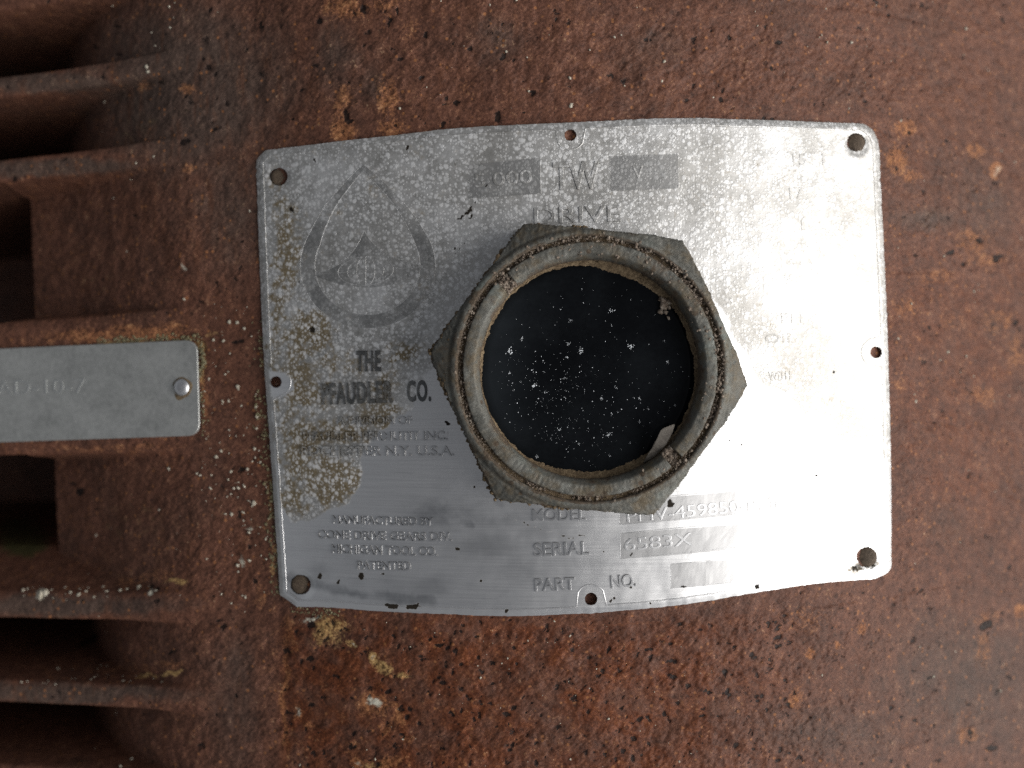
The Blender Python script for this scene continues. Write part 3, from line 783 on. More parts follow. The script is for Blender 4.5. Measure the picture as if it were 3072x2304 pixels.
def ridge(name, uv, width, height, mat, parent, closed=True, maps=PLATE_MAPS, ptf=plate_pt, label=None):
    """a low bead with a rounded section along a line on the plate"""
    P = np.asarray(uv, float); n = len(P)
    T = (np.roll(P, -1, 0) - np.roll(P, 1, 0)) if closed else np.gradient(P, axis=0)
    T /= np.maximum(np.linalg.norm(T, axis=1, keepdims=True), 1e-9)
    Nn = np.stack([-T[:, 1], T[:, 0]], 1)
    prof = [(-.5, -.05), (-.36, .65), (0, 1), (.36, .65), (.5, -.05)]
    V = np.concatenate([ptf(P + Nn * (a * width), 0) + np.array([0, 0, b * height]) for a, b in prof])
    F = []
    m = n if closed else n - 1
    for k in range(4):
        for i in range(m):
            j = (i + 1) % n
            F.append((k * n + i, (k + 1) * n + i, (k + 1) * n + j, k * n + j)[::-1])
    return mesh_from(name, V, F, mat, parent, maps, label=label)

ridge("border", bor_uv, .34, .10, M_PLATE, plate)

def text_mesh(body, weight=0.0, ext=.5, bev=.10, space=1.0):
    cu = bpy.data.curves.new("text", 'FONT'); cu.body = body; cu.size = 10
    cu.offset = weight; cu.extrude = ext; cu.bevel_depth = bev; cu.bevel_resolution = 1; cu.resolution_u = 4; cu.space_character = space
    ob = bpy.data.objects.new("text", cu); COL.objects.link(ob)
    bpy.context.view_layer.update()
    dg = bpy.context.evaluated_depsgraph_get()
    me = bpy.data.meshes.new_from_object(ob.evaluated_get(dg))
    co = np.empty(len(me.vertices) * 3, np.float32); me.vertices.foreach_get("co", co); co = co.reshape(-1, 3).astype(float)
    F = [tuple(p.vertices) for p in me.polygons]
    bpy.data.objects.remove(ob); bpy.data.curves.remove(cu); bpy.data.meshes.remove(me)
    return co, F

def lettering(body, left, right, cap, mat=None, relief=.42, weight=0.0, parent=None, space=1.0, ptf=plate_pt, touv=to_uv, maps=PLATE_MAPS, name="lettering", edge=.8):
    """left, right: the two ends of the baseline; cap: height of a capital (px of the photograph)"""
    co, F = text_mesh(body, weight, space=space)
    A = touv(np.array([left, right, (left[0], left[1] - cap)], float))
    d = A[1] - A[0]; L = np.linalg.norm(d); d /= L
    nrm = np.array([-d[1], d[0]]); H = (A[2] - A[0]) @ nrm
    x = (co[:, 0] - co[:, 0].min()) / (co[:, 0].max() - co[:, 0].min()) * L
    capu = 6.82
    y = co[:, 1] / capu * H
    zz = co[:, 2]; zz = (zz - zz.min()) / (zz.max() - zz.min())
    uv = A[0] + x[:, None] * d + y[:, None] * nrm
    V = ptf(uv, 0); V[:, 2] += np.where(zz > .985, relief, np.where(zz > .95, relief * .85, np.where(zz > .6, .02, -.3)))
    return mesh_from(name, V, F, mat or M_LET, parent or plate, maps, shade=False, dirt=np.where(zz > .985, 0.0, np.where(zz > .95, .25, edge)))  # sides darkened in the colour: grime plus painted shade of the relief

LET = lettering
LET("THE", (1070, 1112), (1143, 1111), 57, M_DARK, weight=.22, space=1.15)
LET("PFAUDLER", (968, 1212), (1180, 1205), 59, M_DARK, weight=.22, space=1.15)
LET("CO.", (1222, 1203), (1293, 1201), 58, M_DARK, weight=.22, space=1.15)
LET("A DIVISION OF", (1014, 1274), (1236, 1272), 23, weight=.05)
LET("PFAUDLER PERMUTIT INC.", (911, 1322), (1342, 1319), 25, weight=.05)
LET("ROCHESTER N.Y. U.S.A.", (905, 1366), (1362, 1366), 27, weight=.05)
LET("MANUFACTURED BY", (996, 1570), (1298, 1577), 23, weight=.08)
LET("CONE DRIVE GEARS DIV.", (951, 1615), (1355, 1623), 24, weight=.08)
LET("MICHIGAN TOOL CO.", (993, 1659), (1311, 1668), 25, weight=.08)
LET("PATENTED", (1070, 1708), (1231, 1711), 24, weight=.08)
LET("MODEL", (1597, 1562), (1759, 1559), 34, weight=.06)
LET("SERIAL", (1602, 1668), (1769, 1662), 38, weight=.06)
LET("PART", (1605, 1773), (1726, 1768), 36, weight=.06)
LET("NO.", (1834, 1764), (1910, 1757), 36, weight=.06)
LET("DRIVE", (1603, 672), (1863, 664), 47, relief=.26, weight=-.02)
LET("TW", (1660, 567), (1800, 563), 77, M_LET, relief=.22, weight=.2)
for tx, l, r_, c in [("15", (2380, 497), (2420, 496), 34), ("1", (2468, 493), (2478, 493), 34), ("17", (2370, 597), (2411, 595), 33), ("1", (2404, 691), (2414, 691), 37),
                     ("PH", (2345, 970), (2408, 968), 30), ("OIL", (2296, 1030), (2390, 1027), 27), ("WITH", (2306, 1141), (2372, 1138), 25),
                     ("LUB", (2308, 1196), (2362, 1193), 25), ("RE", (2318, 1253), (2370, 1250), 27)]:
    LET(tx, l, r_, c, relief=.08)

# etched fields for the stamped numbers
def field(corners, text=None):
    P = []
    for i in range(4):
        a, b = np.array(corners[i], float), np.array(corners[(i + 1) % 4], float)
        n = max(2, int(np.linalg.norm(b - a) / 14))
        P += [a + (b - a) * k / n for k in range(n)]
    P = np.array(P)
    uv = to_uv(P); n = len(uv)
    c = uv.mean(0)
    a, b, cc, d = [to_uv(np.array([q], float))[0] for q in corners]
    nx, ny = max(2, int(np.linalg.norm(b - a) / .9)), max(2, int(np.linalg.norm(d - a) / .9))
    V = []; 
    for j in range(ny + 1):
        for i in range(nx + 1):
            s, t = i / nx, j / ny
            V.append((a * (1 - s) + b * s) * (1 - t) + (d * (1 - s) + cc * s) * t)
    V = plate_pt(np.array(V), .045)
    w = nx + 1
    F = [(j * w + i, j * w + i + 1, (j + 1) * w + i + 1, (j + 1) * w + i)[::-1] for j in range(ny) for i in range(nx)]
    # edge skirt down to the sheet
    loop = [i for i in range(w)] + [j * w + nx for j in range(1, ny + 1)] + [ny * w + i for i in range(nx - 1, -1, -1)] + [j * w for j in range(ny - 1, 0, -1)]
    s0 = len(V); V = np.concatenate([V, V[loop] - np.array([0, 0, .12])])
    m = len(loop)
    F += [(loop[k], loop[(k + 1) % m], s0 + (k + 1) % m, s0 + k) for k in range(m)]
    o = mesh_from("number_field", V, F, M_FIELD, plate, PLATE_MAPS, shade=False)
    ridge("outline", uv, .13, .06, M_LET, o)
    return o
def field_pt(uv, lift): return plate_pt(uv, .045)
f1 = field([(1858, 1503), (2614, 1429), (2614, 1502), (1858, 1574)])
f2 = field([(1861, 1600), (2614, 1528), (2614, 1599), (1861, 1677)])
f3 = field([(2012, 1692), (2540, 1642), (2540, 1712), (2012, 1765)])
f4 = field([(1405, 495), (1620, 473), (1623, 581), (1406, 595)])
f5 = field([(1830, 469), (2033, 462), (2036, 566), (1832, 573)])
for tx, l, r_, c, pa in [("PMV-459850-BMD.", (1881, 1567), (2380, 1518), 36, f1), ("6583X", (1873, 1653), (2077, 1634), 37, f2),
                     ("5.000", (1423, 562), (1596, 549), 40, f4), ("V", (1898, 536), (1931, 535), 38, f5)]:
    LET(tx, l, r_, c, M_LET, relief=.11, weight=-.06, edge=.25, parent=pa, ptf=field_pt, name="stamped_number")

# emblem: a drop-shaped band with an eye and a ribbed globe in it
def drop(cx, cy, rx, ry, apex, n=64):   # outline of a falling drop
    P = []
    a0 = math.radians(33)
    for k in range(n):
        a = math.radians(-24) + k / (n - 1) * math.radians(228)
        P.append((cx + rx * math.cos(a), cy + ry * math.sin(a)))
    # sides run up to the point
    L = P[-1]; Rr = P[0]
    left = [(L[0] + (apex[0] - L[0]) * t + 20 * math.sin(t * 3.1) * -1, L[1] + (apex[1] - L[1]) * t) for t in np.linspace(.04, 1, 22)]
    right = [(apex[0] + (Rr[0] - apex[0]) * t + 20 * math.sin(t * 3.1), apex[1] + (Rr[1] - apex[1]) * t) for t in np.linspace(.04, .96, 22)]
    return np.array(P + left + right)
emb_out = drop(1103, 797, 203, 188, (1090, 492)); emb_in = drop(1102, 797, 158, 147, (1090, 512))
def strip_between(name, A, B, lift, mat, parent, closed=True):
    ua, ub = to_uv(A), to_uv(B); n = len(ua); rows = 5
    V = np.concatenate([plate_pt(ua * (1 - k / (rows - 1)) + ub * (k / (rows - 1)), lift if 0 < k < rows - 1 else lift * .3) for k in range(rows)])
    F = []
    for k in range(rows - 1):
        for i in range(n if closed else n - 1):
            j = (i + 1) % n
            F.append((k * n + i, k * n + j, (k + 1) * n + j, (k + 1) * n + i)[::-1])
    o = mesh_from(name, V, F, mat, parent, PLATE_MAPS, shade=False)
    # faces must look up
    if o.data.polygons[n].normal.z < 0: o.data.flip_normals()
    return o
band = strip_between("emblem", emb_out, emb_in, .06, M_ETCH, plate)
ridge("edge_line", to_uv(emb_out), .16, .07, M_LINE, band); ridge("edge_line", to_uv(emb_in), .16, .07, M_LINE, band)
eye_l, eye_r, eye_t = np.array([938, 822.]), np.array([1284, 801.]), np.array([1092, 690.])
tt = np.linspace(0, 1, 26)[:, None]
def bez(a, b, c): return a * (1 - tt) ** 2 + 2 * b * tt * (1 - tt) + c * tt ** 2
eye_up = np.concatenate([bez(eye_l, np.array([1055, 800.]), eye_t)[:-1], bez(eye_t, np.array([1130, 775.]), eye_r)])
eye_lo0 = np.concatenate([bez(eye_l, np.array([1020, 866.]), np.array([1120, 862.]))[:-1], bez(np.array([1120, 862.]), np.array([1200, 856.]), eye_r)])
eye = strip_between("emblem_eye", eye_up, eye_lo0, .05, M_ETCH, plate, closed=False)
ridge("edge_line", to_uv(eye_up), .18, .08, M_LINE, eye, closed=False)
ga = np.linspace(0, 2 * math.pi, 60, endpoint=False)
def globe_xy(X_, Y_): return np.stack([1097 + X_ * 83 , 813 - X_ * 5 + Y_ * 43], 1)
ridge("globe_line", to_uv(globe_xy(np.cos(ga), np.sin(ga))), .22, .10, M_LINE, eye)
for s in (-.66, -.33, 0, .33, .66):
    yv = np.linspace(-1, 1, 16); ridge("globe_line", to_uv(globe_xy(s * np.sqrt(np.clip(1 - yv ** 2 * .8, 0, 1)), yv * math.sqrt(1 - s * s))), .20, .10, M_LINE, eye, closed=False)
ridge("globe_line", to_uv(np.array([[945, 823.], [1020, 818.], [1097, 812.], [1180, 807.], [1255, 803.]])), .20, .10, M_LINE, eye, closed=False)

# drive screws sunk in the four corner holes
def dome(r, h, seg=26, rings=7, seed=0, rough=.03):
    rr = np.random.default_rng(seed); V = [(0, 0, h)]; F = []
    for k in range(1, rings + 1):
        a = k / rings * math.pi / 2
        for i in range(seg):
            t = i * 2 * math.pi / seg; q = 1 + rough * rr.standard_normal()
            V.append((r * math.sin(a) * math.cos(t) * q, r * math.sin(a) * math.sin(t) * q, h * math.cos(a) * q))
    for i in range(seg):
        V.append((r * math.cos(i * 2 * math.pi / seg), r * math.sin(i * 2 * math.pi / seg), -1.2))
    for i in range(seg): F.append((0, 1 + i, 1 + (i + 1) % seg))
    for k in range(rings):
        for i in range(seg):
            j = (i + 1) % seg; a = 1 + k * seg; b = a + seg
            F.append((a + i, b + i, b + j, a + j))
    return np.array(V, float), F
for k, (hu, dz) in enumerate(zip(holes_uv[4:8], (-1.05, -.55, -.5, -.75))):
    c = hu.mean(0); rr = np.linalg.norm(hu - c, axis=1).mean()
    V, F = dome(rr * .93, .75, seed=k, rough=.04)
    x, y = uv2xy(c[0], c[1])
    mesh_from("drive_screw", V + np.array([x, y, z_plate(c[0]) - .45 + dz]), F, M_SCREW, plate)

# ------------------------------------------------------------------ sight glass in its hex nut
ax, ay = uv2xy(nut_uv[0], nut_uv[1])
axis_at = lambda z: np.array([ax, ay, z])
sg = thing("sight_glass", "grey corroded hex nut holding a round dark oil sight glass", "sight glass", (ax, ay, 0))
HEX_ROT = math.radians(-5.9)
R_IN = 33.5; R_HEX = R_IN / math.cos(math.pi / 6)
NS = 720
ang = np.arange(NS) * 2 * math.pi / NS
def hexr(a):
    t = (a - HEX_ROT) % (math.pi / 3) - math.pi / 6
    return R_IN / np.cos(t)
wear = .16 * samp(NA, ang * 163, ang * 0 + 40) + .10 * samp(NC, ang * 163, ang * 0 + 90)
corn = np.exp(-(((ang - HEX_ROT + math.pi / 6) % (math.pi / 3) - math.pi / 6) / .05) ** 2)
hr_ = hexr(ang) - .22 * corn + wear * .45
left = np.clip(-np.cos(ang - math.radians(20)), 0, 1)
hr_ = hr_ + left * .22 * np.abs(samp(NC, ang * 163, ang * 0 + 300))
rows = []
ZB = 1.0
for f in (0, .2, .4, .6, .8, .93): rows.append((hr_, ZB + (9.8 - ZB) * f + ang * 0, 0.35))
RC = 34.2
over = np.maximum(hr_ - RC, 0)
ztop = 13.0 - over * .55
rows[-1] = (hr_, ztop - .9, .3)
rows.append((hr_ - .12, ztop - .15, .2))
for f in (.06, .16, .28, .4, .55, .7, .85, 1.0):
    rr = hr_ - .35 + (np.minimum(RC, hr_ - .4) - hr_ + .35) * f
    rows.append((rr, 13.0 - np.maximum(rr - RC, 0) * .55 + .05, .2))
for r_, z_ in [(33.9, 13.05), (33.6, 13.3), (33.3, 13.7), (33.05, 14.05), (32.75, 14.3), (32.3, 14.45), (31.9, 14.48), (31.55, 14.40), (31.4, 14.1), (31.3, 11.6)]:
    rows.append((np.minimum(r_ + ang * 0, hr_ - .22), z_ + ang * 0, .16))
V = []; G = []
for k, (r_, z_, amp) in enumerate(rows):
    x = r_ * np.cos(ang); y = r_ * np.sin(ang)
    nz = amp * .55 * noise1(NC, x + 60, y + z_ * 3, 90) + amp * .4 * noise1(NA, x + 60, y + z_ * 2, 120)
    V.append(np.stack([ax + x + nz * np.cos(ang) * .5, ay + y + nz * np.sin(ang) * .5, z_ + nz * .5], 1))
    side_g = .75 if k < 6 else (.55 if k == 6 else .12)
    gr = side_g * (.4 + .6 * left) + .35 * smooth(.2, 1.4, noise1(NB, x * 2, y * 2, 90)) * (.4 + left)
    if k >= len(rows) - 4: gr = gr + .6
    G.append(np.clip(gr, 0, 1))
def lathe_faces(nr, ns, closed=True):
    F = []
    for k in range(nr - 1):
        for i in range(ns if closed else ns - 1):
            j = (i + 1) % ns
            F.append((k * ns + i, k * ns + j, (k + 1) * ns + j, (k + 1) * ns + i))
    return np.array(F)
mesh_from("hex_nut", np.concatenate(V), lathe_faces(len(rows), NS), M_ZINC, sg, grime=np.concatenate(G))
# threaded neck that goes through the plate into the casting
nr = [(30.0, 1.6), (29.6, 1.2)] + [(29.6 - .35 * (k % 2), 1.0 - .6 * k) for k in range(12)]
mesh_from("neck", np.concatenate([np.stack([ax + r_ * np.cos(ang[::8]), ay + r_ * np.sin(ang[::8]), z_ + ang[::8] * 0], 1) for r_, z_ in nr[::-1]]), lathe_faces(len(nr), NS // 8), M_ZINC, sg,
          grime=np.full(len(nr) * (NS // 8), .6))
# clamp ring: two arcs parted by the two key slots
SLOTS = (134.0, -47.0); HW = 3.3
prof = [(30.2, 10.5), (30.2, 14.1), (30.12, 14.4), (29.9, 14.5), (29.2, 14.52), (28.4, 14.52), (27.7, 14.5), (27.45, 14.4), (27.1, 13.9), (26.65, 13.2), (26.4, 12.6), (26.3, 10.0), (26.3, 7.5)]
def arc_ring(a0, a1, name):
    n = 330
    a = np.radians(np.linspace(a0, a1, n)); V = []; G = []
    for k, (r_, z_) in enumerate(prof):   # section of the ring from outside to bore
        x = r_ * np.cos(a); y = r_ * np.sin(a)
        nz = .10 * noise1(NC, x + 20, y + z_, 80) + .07 * noise1(NA, x, y + 40, 70)
        V.append(np.stack([ax + x + nz * .4 * np.cos(a), ay + y + nz * .4 * np.sin(a), z_ + nz * .6], 1))
        g_ = .35 * smooth(.3, 1.5, noise1(NB, x * 3 + 10, y * 3, 90)) + .3 * np.clip(np.cos(a - math.radians(50)), 0, 1) * smooth(-.2, 1.2, noise1(NA, x * 2, y * 2, 90))
        if k >= 9: g_ = g_ + .35 + .4 * (k > 10)
        if k < 3: g_ = g_ + .5
        G.append(np.clip(g_, 0, 1))
    F = lathe_faces(len(prof), n, False).tolist()
    F.append(tuple(k * n for k in range(len(prof)))); F.append(tuple(k * n + n - 1 for k in range(len(prof) - 1, -1, -1)))
    F = [tuple(f) for f in F]
    return mesh_from(name, np.concatenate(V), F, M_ZINC, sg, grime=np.concatenate(G))
arc_ring(SLOTS[1] + HW, SLOTS[0] - HW, "clamp_ring")
arc_ring(SLOTS[0] + HW, 360 + SLOTS[1] - HW, "clamp_ring")
# seat under the ring and the floor of the slots and of the groove
seat = [(31.5, 13.2), (30.2, 13.0), (28, 12.6), (26.6, 12.2), (26.4, 10.2), (26.4, 7.2)]
V = np.concatenate([np.stack([ax + r_ * np.cos(ang[::3]), ay + r_ * np.sin(ang[::3]), z_ + .25 * noise1(NC, r_ * np.cos(ang[::3]), r_ * np.sin(ang[::3]), 60)], 1) for r_, z_ in seat])
mesh_from("gasket", V, lathe_faces(len(seat), NS // 3), M_DIRT, sg)
# glass disc
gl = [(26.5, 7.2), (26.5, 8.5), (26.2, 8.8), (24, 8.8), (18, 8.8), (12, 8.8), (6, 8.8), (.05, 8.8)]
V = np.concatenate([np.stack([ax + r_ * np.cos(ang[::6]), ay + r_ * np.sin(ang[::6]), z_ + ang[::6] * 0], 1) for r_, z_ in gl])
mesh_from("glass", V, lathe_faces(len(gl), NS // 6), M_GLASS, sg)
# dirt packed round the edge of the glass
na = 400; a = np.arange(na) * 2 * math.pi / na
wid = .55 + .25 * samp(NA, a * 160, a * 0 + 7) + 1.9 * np.exp(-((np.angle(np.exp(1j * (a - math.radians(-78))))) / .55) ** 2) \
    + 2.2 * np.exp(-((np.angle(np.exp(1j * (a - math.radians(68))))) / .5) ** 2) + .8 * np.exp(-((np.angle(np.exp(1j * (a - math.radians(10))))) / .3) ** 2)
wid = np.clip(wid, .3, 5)
rowsd = []
for k in range(9):
    f = k / 8; r_ = 26.35 - wid * f
    z_ = 8.72 + (1.3 * (1 - f) ** 1.5) * (.4 + .2 * wid)
    x = r_ * np.cos(a); y = r_ * np.sin(a)
    z_ = z_ + .22 * noise1(NC, x * 3, y * 3, 90) * (1 - f) - .12 * (k == 8)
    rowsd.append(np.stack([ax + x, ay + y, z_], 1))
stuff(mesh_from("rim_dirt", np.concatenate(rowsd), lathe_faces(9, na), M_DIRT, sg))
# grit in the groove and the slots
C = []; Rr_ = []
for _ in range(2600):
    t = RNG.uniform(0, 2 * math.pi); r_ = RNG.uniform(30.2, 31.45)
    z_ = 13.62 + .5 * RNG.standard_normal() * .5 + .5 * samp(NB, np.array([t * 160]), np.array([20.]))[0] * .6
    C.append((ax + r_ * math.cos(t), ay + r_ * math.sin(t), z_)); Rr_.append((.10 + .30 * RNG.random() ** 2) * (.75 + .3 * float(np.clip(samp(NA, np.array([t * 160]), np.array([33.]))[0], -1.6, 1.3))))
for s in SLOTS:
    for _ in range(150):
        t = math.radians(s) + RNG.uniform(-.055, .055); r_ = RNG.uniform(26.5, 30)
        C.append((ax + r_ * math.cos(t), ay + r_ * math.sin(t), 13.2 + RNG.uniform(-.5, .7) - (.6 if s < 0 else 0))); Rr_.append(RNG.uniform(.2, .6))
for _ in range(260):           # loose crumbs on the ring, most on the upper right side
    t = RNG.normal(math.radians(50), 1.0); r_ = RNG.choice([RNG.normal(29.6, .9), RNG.normal(31.6, .5), RNG.uniform(26.5, 32.4)])
    C.append((ax + r_ * math.cos(t), ay + r_ * math.sin(t), 14.42)); Rr_.append(RNG.uniform(.10, .42))
V, F = lumps(np.array(C), np.array(Rr_), 3)
stuff(mesh_from("grit", V, F, M_GRIT, sg, shade=False))
# scale and grime crusted on the left flank and the corners of the nut
C = []; Rr_ = []
for _ in range(520):
    t = math.radians(RNG.normal(190, 42)); r0 = float(hexr(np.array([t]))[0])
    C.append((ax + (r0 + RNG.uniform(-.3, .35)) * math.cos(t), ay + (r0 + RNG.uniform(-.3, .35)) * math.sin(t), RNG.uniform(3, 11.0))); Rr_.append(RNG.uniform(.2, .8) * (.6 + .4 * RNG.random()))
for t0, n in ((135, 50), (160, 40), (186, 90), (91, 40), (-105, 60)):
    for _ in range(n):
        t = math.radians(RNG.normal(t0, 3.5)); r0 = float(hexr(np.array([t]))[0])
        f = RNG.uniform(-2.6, .3)
        C.append((ax + (r0 + f) * math.cos(t), ay + (r0 + f) * math.sin(t), 12.6 - max(0, r0 + f - RC) * .55 - max(0, f) * 6)); Rr_.append(RNG.uniform(.2, .7))
V, F = lumps(np.array(C), np.array(Rr_), 4)
stuff(mesh_from("crust", V, F, M_DIRT, sg, shade=False))

# ------------------------------------------------------------------ on the glass: specks, a dry sliver, a lump of dirt
def on_plane(px, py, z):
    x, y = px2xy(px, py, z); return np.array([float(x), float(y), z])
C = []; Rr_ = []
def c8(x, y): return 1250 + x / 1.714, 620 + y / 1.714
big = [(480, 745, 14), (845, 735, 13), (1103, 720, 13), (605, 920, 12), (1000, 535, 12), (780, 705, 9), (790, 585, 8), (540, 680, 9), (1290, 800, 8), (1148, 985, 8), (990, 1170, 11),
       (760, 880, 8), (735, 1145, 7), (770, 775, 8), (1000, 1065, 8), (1035, 1055, 6), (615, 1290, 8), (480, 855, 7), (1025, 930, 8), (950, 985, 8), (1328, 1022, 6), (1145, 1105, 7), (1190, 1040, 6),
       (655, 850, 5), (1275, 690, 5), (1095, 1215, 5), (720, 1215, 5), (835, 1218, 5), (740, 530, 5), (1000, 610, 5), (850, 425, 4), (995, 1280, 6), (535, 900, 5), (500, 945, 5), (660, 955, 6)]
for x, y, s in big:
    for _ in range(int(3 + s * 1.1)):
        C.append((*c8(x + RNG.normal(0, s * .55), y + RNG.normal(0, s * .6)), )); Rr_.append(RNG.uniform(.7, 2.3) * s / 12)
n = 0
while n < 500:
    x, y = (RNG.normal(780, 250), RNG.normal(1000, 200)) if RNG.random() < .74 else (RNG.uniform(360, 1420), RNG.uniform(330, 1340))
    if (x - 900) ** 2 + (y - 835) ** 2 > 515 ** 2: continue
    C.append(c8(x, y)); Rr_.append(.5 + 1.6 * RNG.random() ** 4); n += 1
P = np.array([on_plane(px, py, 8.86) for px, py in C]); rr = np.array(Rr_) * .066
V, F = lumps(P, np.maximum(rr, .036), 9, flat=.45)
o = stuff(mesh_from("dust_specks", V, F, M_SPECK, None, shade=False, base=(ax, ay, 8.8)))
o["label"] = "white dust specks scattered over the dark glass"
# sliver
top_e = [(1165, 1318), (1188, 1275), (1215, 1235), (1240, 1185), (1256, 1150), (1272, 1138), (1322, 1119)]
bot_e = [(1172, 1322), (1215, 1290), (1255, 1255), (1283, 1222), (1300, 1192), (1316, 1158), (1328, 1121)]
V = []
hts = [10.2, 11.2, 12.0, 12.6, 13.0, 13.2, 13.3]
for th in (0, -.35):
    for e, dz in ((top_e, .35), (bot_e, 0.0)):
        for (x, y), hz in zip(e, hts):
            V.append(on_plane(*c8(x, y), hz + dz) + np.array([0, 0, th]))
F = []
n = 7
for i in range(n - 1):
    F.append((i, n + i, n + i + 1, i + 1)); F.append((2 * n + i, 2 * n + i + 1, 3 * n + i + 1, 3 * n + i))
    F.append((i, i + 1, 2 * n + i + 1, 2 * n + i)); F.append((n + i + 1, n + i, 3 * n + i, 3 * n + i + 1))
F += [(0, 2 * n, 3 * n, n), (n - 1, 2 * n - 1, 4 * n - 1, 3 * n - 1)]
b0 = np.mean(V, 0)
o = mesh_from("leaf_sliver", V, F, M_LEAF, None, base=(b0[0], b0[1], 8.8), shade=False)
o["label"] = "dry grey brown leaf sliver lying on the lower right of the glass"; o["category"] = "leaf"
C = [on_plane(*c8(1285 + RNG.normal(0, 16), 505 + RNG.normal(0, 22)), 9.2 + RNG.uniform(-.2, .5)) for _ in range(26)]
V, F = lumps(np.array(C), RNG.uniform(.25, .8, 26), 12)
b0 = np.mean(C, 0)
o = mesh_from("dirt_lump", V, F, M_GRIT, None, shade=False, base=(b0[0], b0[1], 8.8))
o["label"] = "small brown lump of dirt on the upper right of the glass"; o["category"] = "dirt lump"

# ------------------------------------------------------------------ small tag on its pad
TT = 1.0
def z_tag(u): return z_circ(-UL) - SL * (-UL - np.asarray(u, float)) + TT
def tag_uv(P):
    u, v = px2uv(P[:, 0], P[:, 1], z_tag); return np.stack([u, v], 1)
def rounded(c, rad, n=8):
    out = []
    for i in range(len(c)):
        p, q, r_ = np.array(c[i - 1], float), np.array(c[i], float), np.array(c[(i + 1) % len(c)], float)
        a_ = q + (p - q) / np.linalg.norm(p - q) * rad; b_ = q + (r_ - q) / np.linalg.norm(r_ - q) * rad
        for k in range(n + 1):
            t = k / n; out.append(a_ * (1 - t) ** 2 + 2 * q * t * (1 - t) + b_ * t * t)
    return np.array(out)
tp = rounded([(-320, 1060), (591, 1019), (599, 1307), (-320, 1338)], 40)
tuv = tag_uv(tp)
if sum((tuv[i][0] * tuv[(i + 1) % len(tuv)][1] - tuv[(i + 1) % len(tuv)][0] * tuv[i][1]) for i in range(len(tuv))) < 0: tuv = tuv[::-1]
def tag_pt(uv, lift):
    x, y = uv2xy(uv[:, 0], uv[:, 1]); return np.stack([x, y, z_tag(uv[:, 0]) + lift], 1)
c0 = tuv.mean(0)
tx0, ty0 = uv2xy(c0[0], c0[1])
tag = thing("id_tag", "narrow dull grey metal tag with one rivet left of the nameplate", "tag", (tx0, ty0, float(z_tag(c0[0])) - TT))
def shrink(d):
    T = np.roll(tuv, -1, 0) - np.roll(tuv, 1, 0); T /= np.maximum(np.linalg.norm(T, axis=1, keepdims=True), 1e-9)
    return tuv + np.stack([-T[:, 1], T[:, 0]], 1) * d
n = len(tuv)
rings = [tag_pt(tuv, -1.0), tag_pt(tuv, -.18), tag_pt(shrink(.12), -.05), tag_pt(shrink(.32), 0.0)]
V = np.concatenate(rings); F = [tuple(f) for f in lathe_faces(4, n).tolist()] + [tuple(3 * n + i for i in range(n))]
mesh_from("sheet", V, F, M_TAG, tag, shade=False)
LET("AD-10-7", (-10, 1185), (256, 1178), 42, M_TAGL, relief=.14, weight=-.17, parent=tag, ptf=tag_pt, touv=tag_uv, maps=None)
rv = tag_uv(np.array([[547.0, 1162.0]]))[0]
V, F = dome(2.45, 1.25, seg=32, rings=9, rough=.006)
x, y = uv2xy(rv[0], rv[1])
mesh_from("rivet", V + np.array([x, y, float(z_tag(rv[0])) - .05]), F, M_RIVET, tag)

aa = np.arange(40) * 2 * math.pi / 40
wv = .97 + .05 * np.sin(aa * 3 + 1) + .04 * np.sin(aa * 5) + .22 * np.exp(-((np.angle(np.exp(1j * (aa + 1.9)))) / .4) ** 2)
gr = [np.stack([x + r_ * q * np.cos(aa), y + r_ * q * np.sin(aa), z_tag(rv[0] + (r_ * q * np.cos(aa))) + h], 1) for r_, q, h in ((2.2, 1 + 0 * aa, .30), (2.7, 1 + (wv - 1) * .5, .14), (3.0, wv, -.03))]
stuff(mesh_from("grime", np.concatenate(gr), lathe_faces(3, 40)[:, ::-1], M_DIRT, tag))

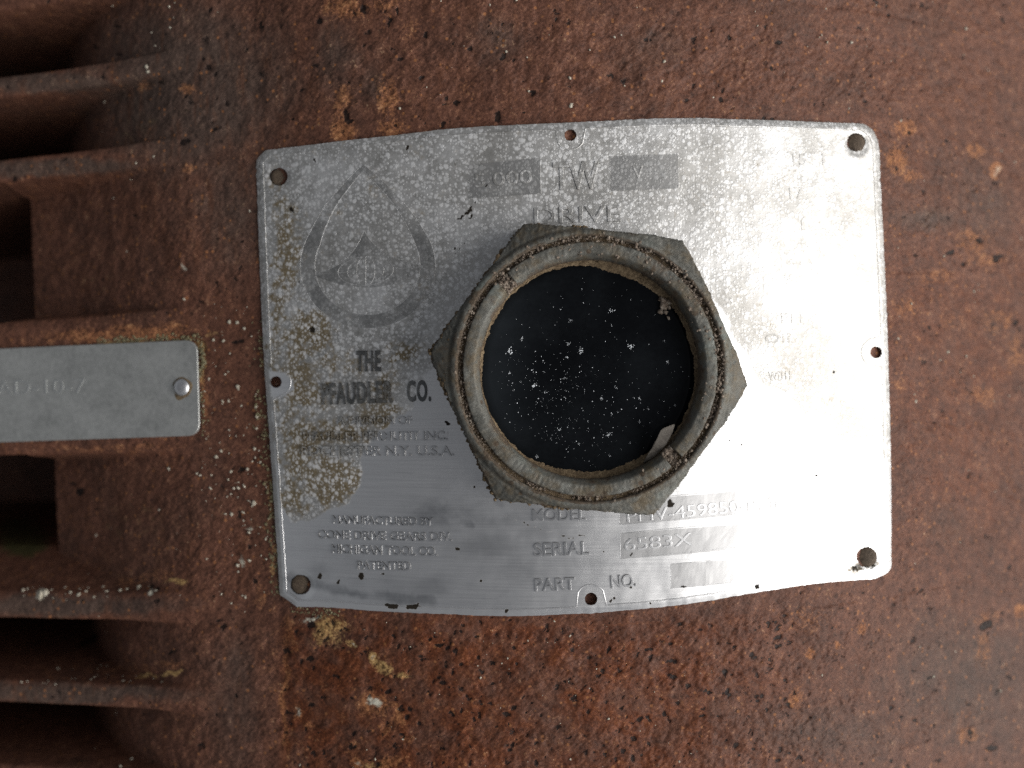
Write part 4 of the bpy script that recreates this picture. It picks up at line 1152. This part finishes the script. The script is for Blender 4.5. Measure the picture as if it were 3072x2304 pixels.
# ------------------------------------------------------------------ crust and pale specks on the rust
C = []; Rr_ = []
def along(p, q, n, sd, r0, r1):
    for _ in range(n):
        t = RNG.random(); x = p[0] + (q[0] - p[0]) * t + RNG.normal(0, sd); y = p[1] + (q[1] - p[1]) * t + RNG.normal(0, sd)
        C.append((x, y)); Rr_.append(RNG.uniform(r0, r1))
along((300, 1028), (590, 1012), 170, 7, .15, .55); along((604, 1030), (608, 1130), 60, 5, .15, .5); along((606, 1140), (607, 1300), 40, 5, .1, .35)
along((775, 1180), (820, 1500), 110, 12, .12, .45); along((815, 1480), (845, 1790), 150, 13, .15, .5); along((780, 960), (785, 1100), 30, 8, .1, .4)
along((860, 1830), (1010, 1845), 70, 8, .12, .4)
P = house_pt(np.array([c[0] for c in C]), np.array([c[1] for c in C]))
V, F = lumps(P, np.array(Rr_), 21, .5)
o = stuff(mesh_from("olive_crust", V, F, M_OLIVE, None, shade=False, base=(-100, 0, -30)))
o["label"] = "olive grey crust clinging along the edges of tag and nameplate"
C = []; Rr_ = []
def scat(n, x0, x1, y0, y1, r0, r1):
    for _ in range(n):
        C.append((RNG.uniform(x0, x1), RNG.uniform(y0, y1))); Rr_.append(r0 + (r1 - r0) * RNG.random() ** 3)
scat(60, 560, 2700, 0, 350, .12, .5); scat(90, 2690, 3072, 0, 2304, .12, .5); scat(120, 850, 2700, 1860, 2304, .10, .38)
scat(150, 600, 830, 900, 1850, .12, .55); scat(60, 300, 800, 0, 1000, .12, .45); scat(150, 250, 800, 1400, 2304, .12, .6); scat(45, 60, 560, 1760, 1800, .15, .8); scat(30, 60, 560, 2020, 2060, .15, .5)
for x, y, r_ in [(937, 18, .6), (912, 57, .6), (922, 84, .5), (1470, 15, .7), (885, 312, .9), (1712, 318, 1.0), (507, 20, .8), (511, 83, .8), (440, 200, 1.0), (444, 215, .9), (443, 412, .6), (2700, 362, .8), (2828, 525, .6),
                 (2770, 543, .5), (3062, 716, .6), (2832, 768, .6), (2870, 1892, .6), (2800, 2030, .6), (2832, 1832, .5), (747, 1597, .9), (2345, 2150, .4), (1523, 1975, .5), (1505, 1990, .4), (122, 1786, 1.8), (136, 1778, 1.4), (451, 1778, 1.1),
                 (590, 1420, .7), (668, 1204, .8), (690, 1060, .6), (732, 985, .7), (640, 1020, .7)]:
    C.append((x, y)); Rr_.append(r_ * .62)
P = house_pt(np.array([c[0] for c in C]), np.array([c[1] for c in C]))
V, F = lumps(P, np.array(Rr_), 22, .5)
o = stuff(mesh_from("pale_grit", V, F, M_PALE, None, shade=False, base=(0, 0, -30)))
o["label"] = "pale grit specks stuck to the rusty housing"
